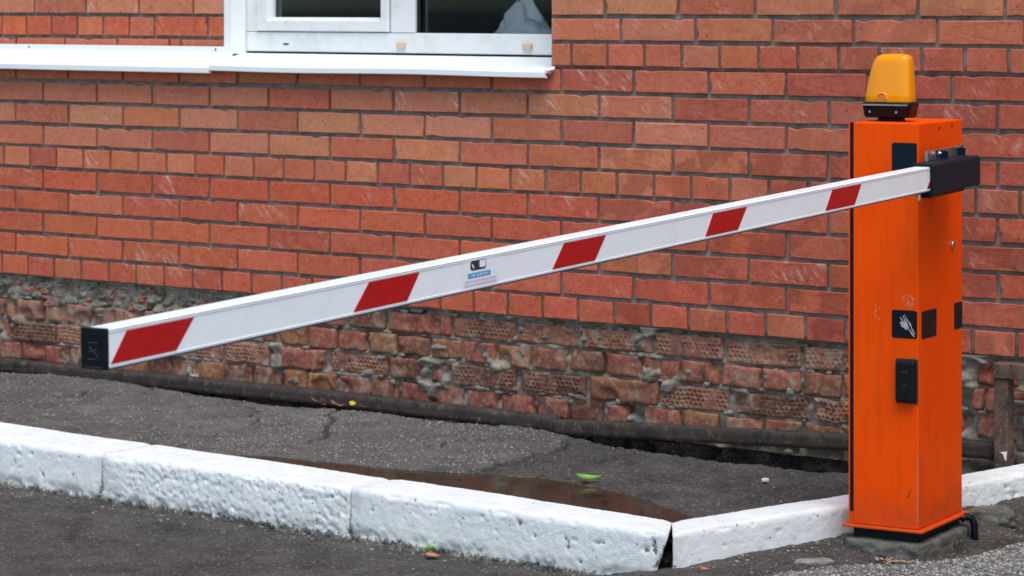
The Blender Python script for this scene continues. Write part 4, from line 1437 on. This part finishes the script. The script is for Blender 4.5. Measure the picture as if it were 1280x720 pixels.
for y_, z_ in ((3.268, 0.0480), (3.432, 0.0475), (3.232, -0.0475), (3.42, -0.0475)):
    cyl('washer', (PX1 + 0.0002, y_, z_), (PX1 + 0.0016, y_, z_), 0.0085, M_HOUSING, br_, 16)
    cyl('bolt', (PX1 + 0.0016, y_, z_), (PX1 + 0.0075, y_, z_), 0.0062, M_CHROME, br_, 6)
    cyl('bolt_end', (PX1 + 0.0075, y_, z_), (PX1 + 0.012, y_, z_), 0.0036, M_CHROME, br_, 10)
for y_ in (3.285, 3.40):
    box('plate_gusset', PX1 + 0.0003, PX1 + 0.020, y_, y_ + 0.004, 0.0350, 0.0530, M_HOUSING, br_)
box('lower_clamp', hx0 + 0.002, -0.008, h0 + 0.02, hy1 - 0.06, hz0 - 0.010, hz0 - 0.0003, M_BLACK, br_, 0.002)
cyl('clamp_bolt', (-0.030, h0 + 0.006, hz0 - 0.014), (-0.030, h0 + 0.006, hz0 - 0.0002), 0.0048, M_CHROME, br_, 8)

# beacon ----------------------------------------------------------
bea = empty('beacon', (-0.1115, 0.095, BT), parent=bar)


def loft(name, secs, mat, parent, seg=48, pw=4.0, cap=True, smooth_shade=True):
    """secs: (cx, cy, half x, half y, z)"""
    vs, fs = [], []
    for cx, cy, hx, hy, z in secs:
        for i in range(seg):
            a = 2 * math.pi * i / seg
            c, s = math.cos(a), math.sin(a)
            r_ = (abs(c) ** pw + abs(s) ** pw) ** (-1 / pw)
            vs.append((cx + hx * r_ * c, cy + hy * r_ * s, z))
    for k in range(len(secs) - 1):
        for i in range(seg):
            j = (i + 1) % seg
            fs.append((k * seg + i, k * seg + j, (k + 1) * seg + j, (k + 1) * seg + i))
    if cap:
        fs.append(tuple(range(seg - 1, -1, -1)))
        fs.append(tuple((len(secs) - 1) * seg + i for i in range(seg)))
    return pyobj(name, vs, fs, mat, parent, smooth_shade)


H0 = 0.0475
lens = [(0.0, 0, 0.0605, 0.034, H0), (0.0, 0, 0.0612, 0.0345, H0 + 0.002), (0.0005, 0, 0.0600, 0.0335, H0 + 0.020), (0.0022, 0, 0.0572, 0.0320, H0 + 0.045),
        (0.0048, 0, 0.0535, 0.0300, H0 + 0.072), (0.0075, 0, 0.0495, 0.0280, H0 + 0.094), (0.0095, 0, 0.0463, 0.0255, H0 + 0.105),
        (0.0110, 0, 0.0425, 0.0220, H0 + 0.1125), (0.0130, 0, 0.0345, 0.0160, H0 + 0.1175), (0.0145, 0, 0.020, 0.008, H0 + 0.1195), (0.015, 0, 0.002, 0.001, H0 + 0.120)]
inner_l = [(a, b, c * 0.93 - 0.001, d * 0.9 - 0.001, H0 + (e - H0) * 0.965 + 0.0005) for a, b, c, d, e in lens]
lo_ = loft('lens', lens, M_AMBER, bea)
bo_v, bo_f = [], []
for i in range(13):                       # small arched window moulded into the lens front
    a = math.pi * i / 12
    for rr, yy in ((0.0165, -0.0325), (0.0150, -0.0362), (0.0125, -0.0362), (0.0120, -0.0335)):
        bo_v.append((-0.010 + rr * math.cos(a), yy + 0.0012 * math.sin(a), H0 + 0.0085 + rr * 1.05 * math.sin(a)))
for i in range(12):
    for j in range(3):
        q = 4 * i + j
        bo_f.append((q, q + 1, q + 5, q + 4))
pyobj('lens_arch', bo_v, bo_f, M_AMBER, bea, True)
pyobj('lens_window', [(-0.010 + 0.0122 * math.cos(math.pi * i / 12), -0.0351 + 0.0012 * math.sin(math.pi * i / 12), H0 + 0.0085 + 0.0128 * math.sin(math.pi * i / 12)) for i in range(13)] + [(-0.0222, -0.0353, H0 + 0.002), (0.0022, -0.0353, H0 + 0.002)],
      [tuple(list(range(13)) + [13, 14])], M_AMBERD, bea)
loft('added_reflector', [(0, 0.006, 0.050, 0.022, H0 + 0.0005), (0, 0.010, 0.050, 0.012, H0 + 0.004), (0, 0.014, 0.036, 0.005, H0 + 0.080)], M_SILL, bea)  # white reflector added inside to brighten the lens
cyl('bulb', (-0.010, -0.014, H0 + 0.001), (-0.010, -0.014, H0 + 0.026), 0.0125, M_BEIGE, bea, 24, 0.010, bev=0.004)
loft('lamp_base', [(0, 0, 0.058, 0.034, 0.010), (0, 0, 0.061, 0.036, 0.016), (0, 0, 0.0635, 0.0375, 0.036), (0, 0, 0.0655, 0.039, 0.0385), (0, 0, 0.0655, 0.039, 0.0455), (0, 0, 0.062, 0.036, 0.0470)], M_BLACK, bea, pw=6)
box('lamp_rim', -0.060, 0.060, -0.0398, -0.0388, 0.0395, 0.0432, M_STEEL, bea)
loft('lamp_foot', [(0.002, 0, 0.034, 0.024, 0.0), (0.002, 0, 0.030, 0.022, 0.010)], M_BLACK, bea, pw=4)
for x in (-0.040, 0.030):
    cyl('screw', (x, -0.0378, 0.024), (x, -0.0350, 0.024), 0.0032, M_STEEL, bea, 8)

# ------------------------------------------------------------------ footing and things lying about
def lump(name, sx, sy, sz, seed, mat, loc, rz=0.0, sub=4, amp=0.18, pw=4.0, freq=2.2, ridge=0.0):
    bm = bmesh.new()
    bmesh.ops.create_cube(bm, size=2.0)
    bmesh.ops.subdivide_edges(bm, edges=bm.edges[:], cuts=2 ** sub - 1, use_grid_fill=True)
    co = np.array([v.co[:] for v in bm.verts])
    r_ = (np.abs(co) ** pw).sum(1) ** (-1 / pw)
    co = co * r_[:, None]
    n_ = fbm3(co[:, 0], co[:, 1], co[:, 2], freq, seed, 4)
    co = co * (1 + amp * n_)[:, None]
    if ridge:
        co[:, 2] -= ridge * (co[:, 2] > 0) * (co[:, 0] ** 2)
    for v, c in zip(bm.verts, co):
        v.co = (c[0] * sx, c[1] * sy, c[2] * sz)
    o = bm_obj(name, bm, mat, None, True)
    o.location = loc
    o.rotation_euler = (0, 0, rz)
    return o


def local(lx, ly, z):
    c, s = math.cos(PH), math.sin(PH)
    return (3.8603 + c * lx - s * ly, -0.7777 + s * lx + c * ly, z)


f1_ = lump('concrete_footing', 0.106, 0.166, 0.060, 800, M_CONC, local(-0.088, 0.146, -0.098), PH, 5, 0.045, 14.0, 4.0)
tag(f1_, 'dark crumbling concrete footing under the orange barrier cabinet', 'concrete base')
o = lump('concrete_lump', 0.062, 0.040, 0.030, 810, M_CONC, (3.842, -0.37, -0.040), 0.6, 4, 0.25)
tag(o, 'low grey concrete lump behind the right side of the cabinet', 'concrete lump')
o = lump('concrete_lump', 0.048, 0.022, 0.013, 820, M_CONC2, (3.690, -0.985, -0.076), 0.9, 3, 0.25)
tag(o, 'flat pale concrete chunk on the ground left of the footing', 'concrete lump')
# bent black pipe end at the footing
bm = bmesh.new()
path = [local(0.010, 0.262, -0.020), local(0.018, 0.272, -0.014), local(0.030, 0.280, -0.018), local(0.036, 0.283, -0.034), local(0.037, 0.284, -0.075)]
rr = 0.0095
prev = None
for i, p in enumerate(path):
    d = (Vector(path[min(i + 1, len(path) - 1)]) - Vector(path[max(i - 1, 0)])).normalized()
    q = d.to_track_quat('Z', 'Y')
    ring_ = [bm.verts.new(Vector(p) + q @ Vector((rr * math.cos(a), rr * math.sin(a), 0))) for a in [k * math.pi / 5 for k in range(10)]]
    if prev:
        best = min(range(10), key=lambda s: sum((prev[k].co - ring_[(k + s) % 10].co).length for k in range(10)))
        ring_ = ring_[best:] + ring_[:best]
        for k in range(10):
            bm.faces.new((prev[k], prev[(k + 1) % 10], ring_[(k + 1) % 10], ring_[k]))
    prev = ring_
o = bm_obj('cable_conduit', bm, M_BLACK, None, True)
tag(o, 'black bent conduit entering the ground beside the barrier footing', 'pipe')


def leaf(name, L, W, mat, loc, rot, label, curl=0.25, group=None, cat='leaf'):
    n = 8
    vs, fs = [], []
    for i in range(n + 1):
        t = i / n
        w = W * math.sin(math.pi * t ** 0.8) * 0.5 + 0.0006
        z = curl * L * (t - 0.5) ** 2
        for s, zz in ((-1, 0.18 * w), (0, 0), (1, 0.18 * w)):
            vs.append((L * (t - 0.5), s * w, z + zz))
    for i in range(n):
        for j in range(2):
            a = 3 * i + j
            fs.append((a, a + 1, a + 4, a + 3))
    m = len(vs)
    vs += [(x, y, z - 0.0006) for x, y, z in vs]
    fs += [tuple(m + k for k in f[::-1]) for f in fs[:]]
    # rim
    loop = [3 * i for i in range(n + 1)] + [3 * n + 1] + [3 * i + 2 for i in range(n, -1, -1)] + [1]
    for a, b in zip(loop, loop[1:] + loop[:1]):
        fs.append((a, m + a, m + b, b))
    o = pyobj(name, vs, fs, mat, None, True)
    o.location = loc
    o.rotation_euler = rot
    if label:
        tag(o, label, cat, group)
    return o


leaf('leaf', 0.072, 0.022, M_LEAF, (2.825, -0.70, 0.006), (0.35, 0.05, 0.62), 'bright green leaf lying at the edge of the brown puddle', 0.5)
leaf('leaf', 0.040, 0.030, M_LEAFB, (2.740, -1.262, -0.124), (0.1, 0.1, 0.5), 'small brown leaf beside the green weed at the kerb foot')
leaf('leaf', 0.030, 0.022, M_LEAFB, (3.50, -1.175, -0.082), (0.3, 0.3, 0.5), 'small tan leaf on the asphalt by the kerb corner', 1.2)
leaf('leaf', 0.024, 0.020, M_LEAFY, (1.475, -0.075, 0.016), (0.6, 0.2, 0.4), 'small yellow leaf among the litter at the wall foot', 0.8)
DL = ['leftmost dead leaf in the litter by the rusty bar', 'longer dead reddish leaf just left of the yellow leaf', 'dead reddish leaf touching the yellow leaf by the rusty bar',
      'dead brown leaf just right of the yellow leaf', 'small dead leaf in front of the litter nearest the puddle', 'rightmost dead leaf in the litter by the rusty bar']
for i, (x, y, L, a) in enumerate([(1.33, -0.08, 0.05, 0.2), (1.41, -0.085, 0.045, -0.1), (1.44, -0.10, 0.035, 0.9), (1.52, -0.075, 0.03, 0.4), (1.385, -0.115, 0.03, 1.5), (1.56, -0.08, 0.025, 2.2)]):
    leaf('dead_leaf', L, L * 0.4, M_LEAFR if i % 3 else M_LEAFB, (x, y, 0.010), (0.3 * (i % 3 - 1), 0.2, a), DL[i], 0.9, 'dead leaves at the wall foot')
# weed
bm = bmesh.new()
wr = random.Random(8)
for k in range(16):
    a = wr.uniform(0, 6.28)
    rad = wr.uniform(0.004, 0.020)
    z = wr.uniform(0.004, 0.026)
    c = Vector((rad * math.cos(a), rad * math.sin(a), z))
    u = Vector((math.cos(a), math.sin(a), wr.uniform(-0.2, 0.6))).normalized() * wr.uniform(0.006, 0.010)
    w = Vector((-math.sin(a), math.cos(a), wr.uniform(-0.3, 0.3))).normalized() * wr.uniform(0.004, 0.006)
    pts = [c - u, c - u * 0.2 + w, c + u * 0.5 + w * 0.7, c + u, c + u * 0.5 - w * 0.7, c - u * 0.2 - w]
    bm.faces.new([bm.verts.new(p) for p in pts])
    b0 = bm.verts.new((0.0006, 0, -0.004))
    b1 = bm.verts.new((-0.0006, 0, -0.004))
    bm.faces.new((b0, b1, bm.verts.new(c - u)))
weed = bm_obj('weed', bm, M_LEAF)
weed.location = (2.700, -1.232, -0.126)
tag(weed, 'tiny green weed growing at the foot of the kerb', 'weed')
o = lump('pebble', 0.010, 0.007, 0.0055, 830, M_PEB, (3.218, -0.442, 0.004), 0.6, 3, 0.2, 3.0)
tag(o, 'white pebble on the dark asphalt patch behind the kerb', 'pebble')

# loose gravel and crumbs: too many to count
grng = random.Random(21)
gv, gf = [], []
base_ico = bmesh.new()
bmesh.ops.create_icosphere(base_ico, subdivisions=1, radius=1.0)
IV = [v.co.copy() for v in base_ico.verts]
IF = [tuple(v.index for v in f.verts) for f in base_ico.faces]
base_ico.free()


def stone(x, y, z, s):
    b = len(gv)
    R3 = Matrix.Rotation(grng.uniform(0, 6.28), 3, 'Z') @ Matrix.Rotation(grng.uniform(0, 6.28), 3, 'X')
    for v in IV:
        p = R3 @ (v * grng.uniform(0.75, 1.2))
        gv.append((x + p.x * s * 1.2, y + p.y * s, z + p.z * s * 0.6))
    for f in IF:
        gf.append(tuple(b + k for k in f))


def road_at(x, y):
    return float(road_full(np.array([[x]]), np.array([[y]]))[0][0, 0])


cnt = 0
pts = []
for i in range(170):
    x = grng.uniform(0.8, 3.35)
    pts.append((x, -1.215 - abs(grng.gauss(0, 0.05)), grng.uniform(0.002, 0.0055)))
for i in range(160):
    t = grng.random()
    x, y = 3.45 + 0.42 * t, -1.18 + 1.15 * t
    pts.append((x + abs(grng.gauss(0, 0.07)), y + grng.gauss(0, 0.03), grng.uniform(0.0015, 0.0055)))
for i in range(260):
    pts.append((grng.uniform(3.55, 4.4), grng.uniform(-1.25, -0.15), grng.uniform(0.0015, 0.005)))
P_ = np.array(pts)
ZR = road_full(P_[:, 0][None], P_[:, 1][None])[0][0]
for (x, y, s), z in zip(pts, ZR):
    stone(x, y, float(z) + s * 0.25, s)
pts2 = [(grng.uniform(-0.3, 3.5), grng.uniform(-0.95, -0.06), grng.uniform(0.0015, 0.0045)) for i in range(200)]
pts2 += [(grng.uniform(2.5, 3.75), grng.uniform(-0.16, -0.04), grng.uniform(0.004, 0.012)) for i in range(50)]
P_ = np.array(pts2)
ZR = pave(P_[:, 0][None], P_[:, 1][None])[0][0]
for (x, y, s), z in zip(pts2, ZR):
    if z > -0.005 or y > -0.2:
        stone(x, y, float(z) + s * 0.25, s)
o = pyobj('gravel', gv, gf, M_GRAV)
tag(o, 'loose grit scattered on the asphalt', 'gravel', kind='stuff')
gv, gf = [], []
for i in range(130):
    x, y, _ = local(grng.uniform(-0.20, 0.02), -0.040 + grng.gauss(0, 0.012), 0)
    stone(x, y, -0.084 + grng.uniform(0, 0.010), grng.uniform(0.0015, 0.0055))
o = pyobj('brick_crumbs', gv, gf, M_TILEBRK)
tag(o, 'pale broken crumbs along the front of the footing', 'rubble', kind='stuff')

gv, gf = [], []
for i in range(160):
    x, y = 3.365 + grng.gauss(0, 0.014), -1.10 + grng.gauss(0, 0.022)
    stone(x, y, -0.09 + grng.uniform(-0.03, 0.02), grng.uniform(0.006, 0.018))
o = pyobj('soil', gv, gf, M_SOIL)
tag(o, 'dark soil packed in the gap at the kerb corner', 'soil', kind='stuff')

# ------------------------------------------------------------------ stones standing out of the asphalt
t_ = NT('asphalt_aggregate')
ri = t_.n('ShaderNodeNewGeometry').outputs['Random Per Island']
vc = t_.n('ShaderNodeVertexColor', layer_name='Tone').outputs['Color']
M_AGG = t_.set(base=t_.mix(1.0, vc, t_.mix(t_.ramp(ri, 0.0, 1.0), (0.35, 0.34, 0.33, 1), (1.8, 1.75, 1.65, 1)), 'MULTIPLY'), rough=0.85, spec=0.3)
OV = np.array([v[:] for v in IV])
OF = np.array(IF)


def aggregate(name, x, y, z, size, tone, parent):
    n = len(x)
    k = len(OV)
    ang = RNG.uniform(0, 2 * np.pi, n)
    ca, sa = np.cos(ang)[:, None], np.sin(ang)[:, None]
    jit = RNG.uniform(0.7, 1.25, (n, k))
    vx, vy, vz = OV[None, :, 0] * jit, OV[None, :, 1] * jit, OV[None, :, 2] * jit
    st = RNG.uniform(0.7, 1.3, n)[:, None]
    px = x[:, None] + (vx * ca - vy * sa) * size[:, None] * st
    py = y[:, None] + (vx * sa + vy * ca) * size[:, None] / st
    pz = z[:, None] + vz * size[:, None] * 0.75
    co = np.stack([px, py, pz], -1).reshape(-1, 3).astype(np.float32)
    fc = (OF[None] + (np.arange(n) * k)[:, None, None]).reshape(-1, 3).astype(np.int32)
    me = bpy.data.meshes.new(name)
    me.vertices.add(len(co))
    me.vertices.foreach_set('co', co.ravel())
    me.loops.add(fc.size)
    me.loops.foreach_set('vertex_index', fc.ravel())
    me.polygons.add(len(fc))
    me.polygons.foreach_set('loop_start', np.arange(0, fc.size, 3, dtype=np.int32))
    me.polygons.foreach_set('loop_total', np.full(len(fc), 3, dtype=np.int32))
    me.update(calc_edges=True)
    a = me.color_attributes.new('Tone', 'FLOAT_COLOR', 'POINT')
    c4 = np.ones((n, k, 4), np.float32)
    c4[..., :3] = tone[:, None, :]
    a.data.foreach_set('color', c4.ravel())
    me.materials.append(M_AGG)
    o = link(bpy.data.objects.new(name, me), parent)
    o['kind'] = 'stuff'
    return o


def inside_frame(x, y, z):
    dx, dy = x - 7.1575, y + 6.8059
    th = 0.6444
    r_ = dx * math.cos(th) + dy * math.sin(th)
    f_ = -dx * math.sin(th) + dy * math.cos(th)
    u = 640 + 3506 * r_ / f_
    v = 4.25 - 3506 * (z - 1.2709) / f_
    return (u > -60) & (u < 1340) & (v < 760)


n = 26000
x, y = RNG.uniform(-0.4, 3.7, n), RNG.uniform(-1.0, -0.05, n)
z, wet, patch, crk, tr = pave(x[None], y[None])
z, wet, patch, tr = z[0], wet[0], patch[0], tr[0]
cd = polydist(x, y, [(3.285, -1.154)] + C_LINE + [(3.9, 0.275)])
dens = 0.28 + 0.42 * smooth(1.35, 1.7, x) - 0.2 * patch
keep = (wet < 0.3) & (tr < 0.2) & (cd < -0.01) & (y > back_y(x) + 0.02) & (RNG.uniform(0, 1, n) < dens * (0.6 + 0.5 * fbm2(x, y, 5, 95, 3)))
x, y, z, patch = x[keep], y[keep], z[keep], patch[keep]
size = RNG.uniform(0.0016, 0.0042, len(x)) * (1 - 0.15 * patch)
tn = (np.array([0.175, 0.168, 0.155])[None] * (1 - patch)[:, None] + np.array([0.085, 0.082, 0.08])[None] * patch[:, None])
aggregate('aggregate', x, y, z + size * 0.1, size, tn, pavement)
n = 30000
x, y = RNG.uniform(0.9, 4.6, n), RNG.uniform(-1.95, -0.1, n)
z, sd2, up2, hole2, rub2 = [q[0] for q in road_full(x[None], y[None])]
cd = polydist(x, y, [(3.42, -1.20), (3.64, -0.74), (3.85, -0.19), (3.93, 0.0)])
okk = np.where(x > 3.42, cd > 0.0, y < -1.225) & inside_frame(x, y, z) & (RNG.uniform(0, 1, n) < np.where((up2 > 0.5) | (rub2 > 0.4), 1.0, 0.42))
x, y, z, up2 = x[okk], y[okk], z[okk], up2[okk]
size = RNG.uniform(0.0015, 0.0034, len(x)) + 0.0016 * up2
tn = np.array([0.080, 0.073, 0.068])[None] * (1 - up2)[:, None] + np.array([0.21, 0.205, 0.195])[None] * up2[:, None]
aggregate('aggregate', x, y, z + size * 0.1, size, tn, road)
n = 6000                                                        # denser on the coarse slab
x, y = RNG.uniform(3.7, 4.5, n), RNG.uniform(-1.25, -0.15, n)
z, sd2, up2, hole2, rub2 = [q[0] for q in road_full(x[None], y[None])]
okk = (up2 > 0.6) & inside_frame(x, y, z)
x, y, z = x[okk], y[okk], z[okk]
size = RNG.uniform(0.002, 0.0055, len(x))
aggregate('aggregate', x, y, z + size * 0.1, size, np.full((len(x), 3), 0.215), road)
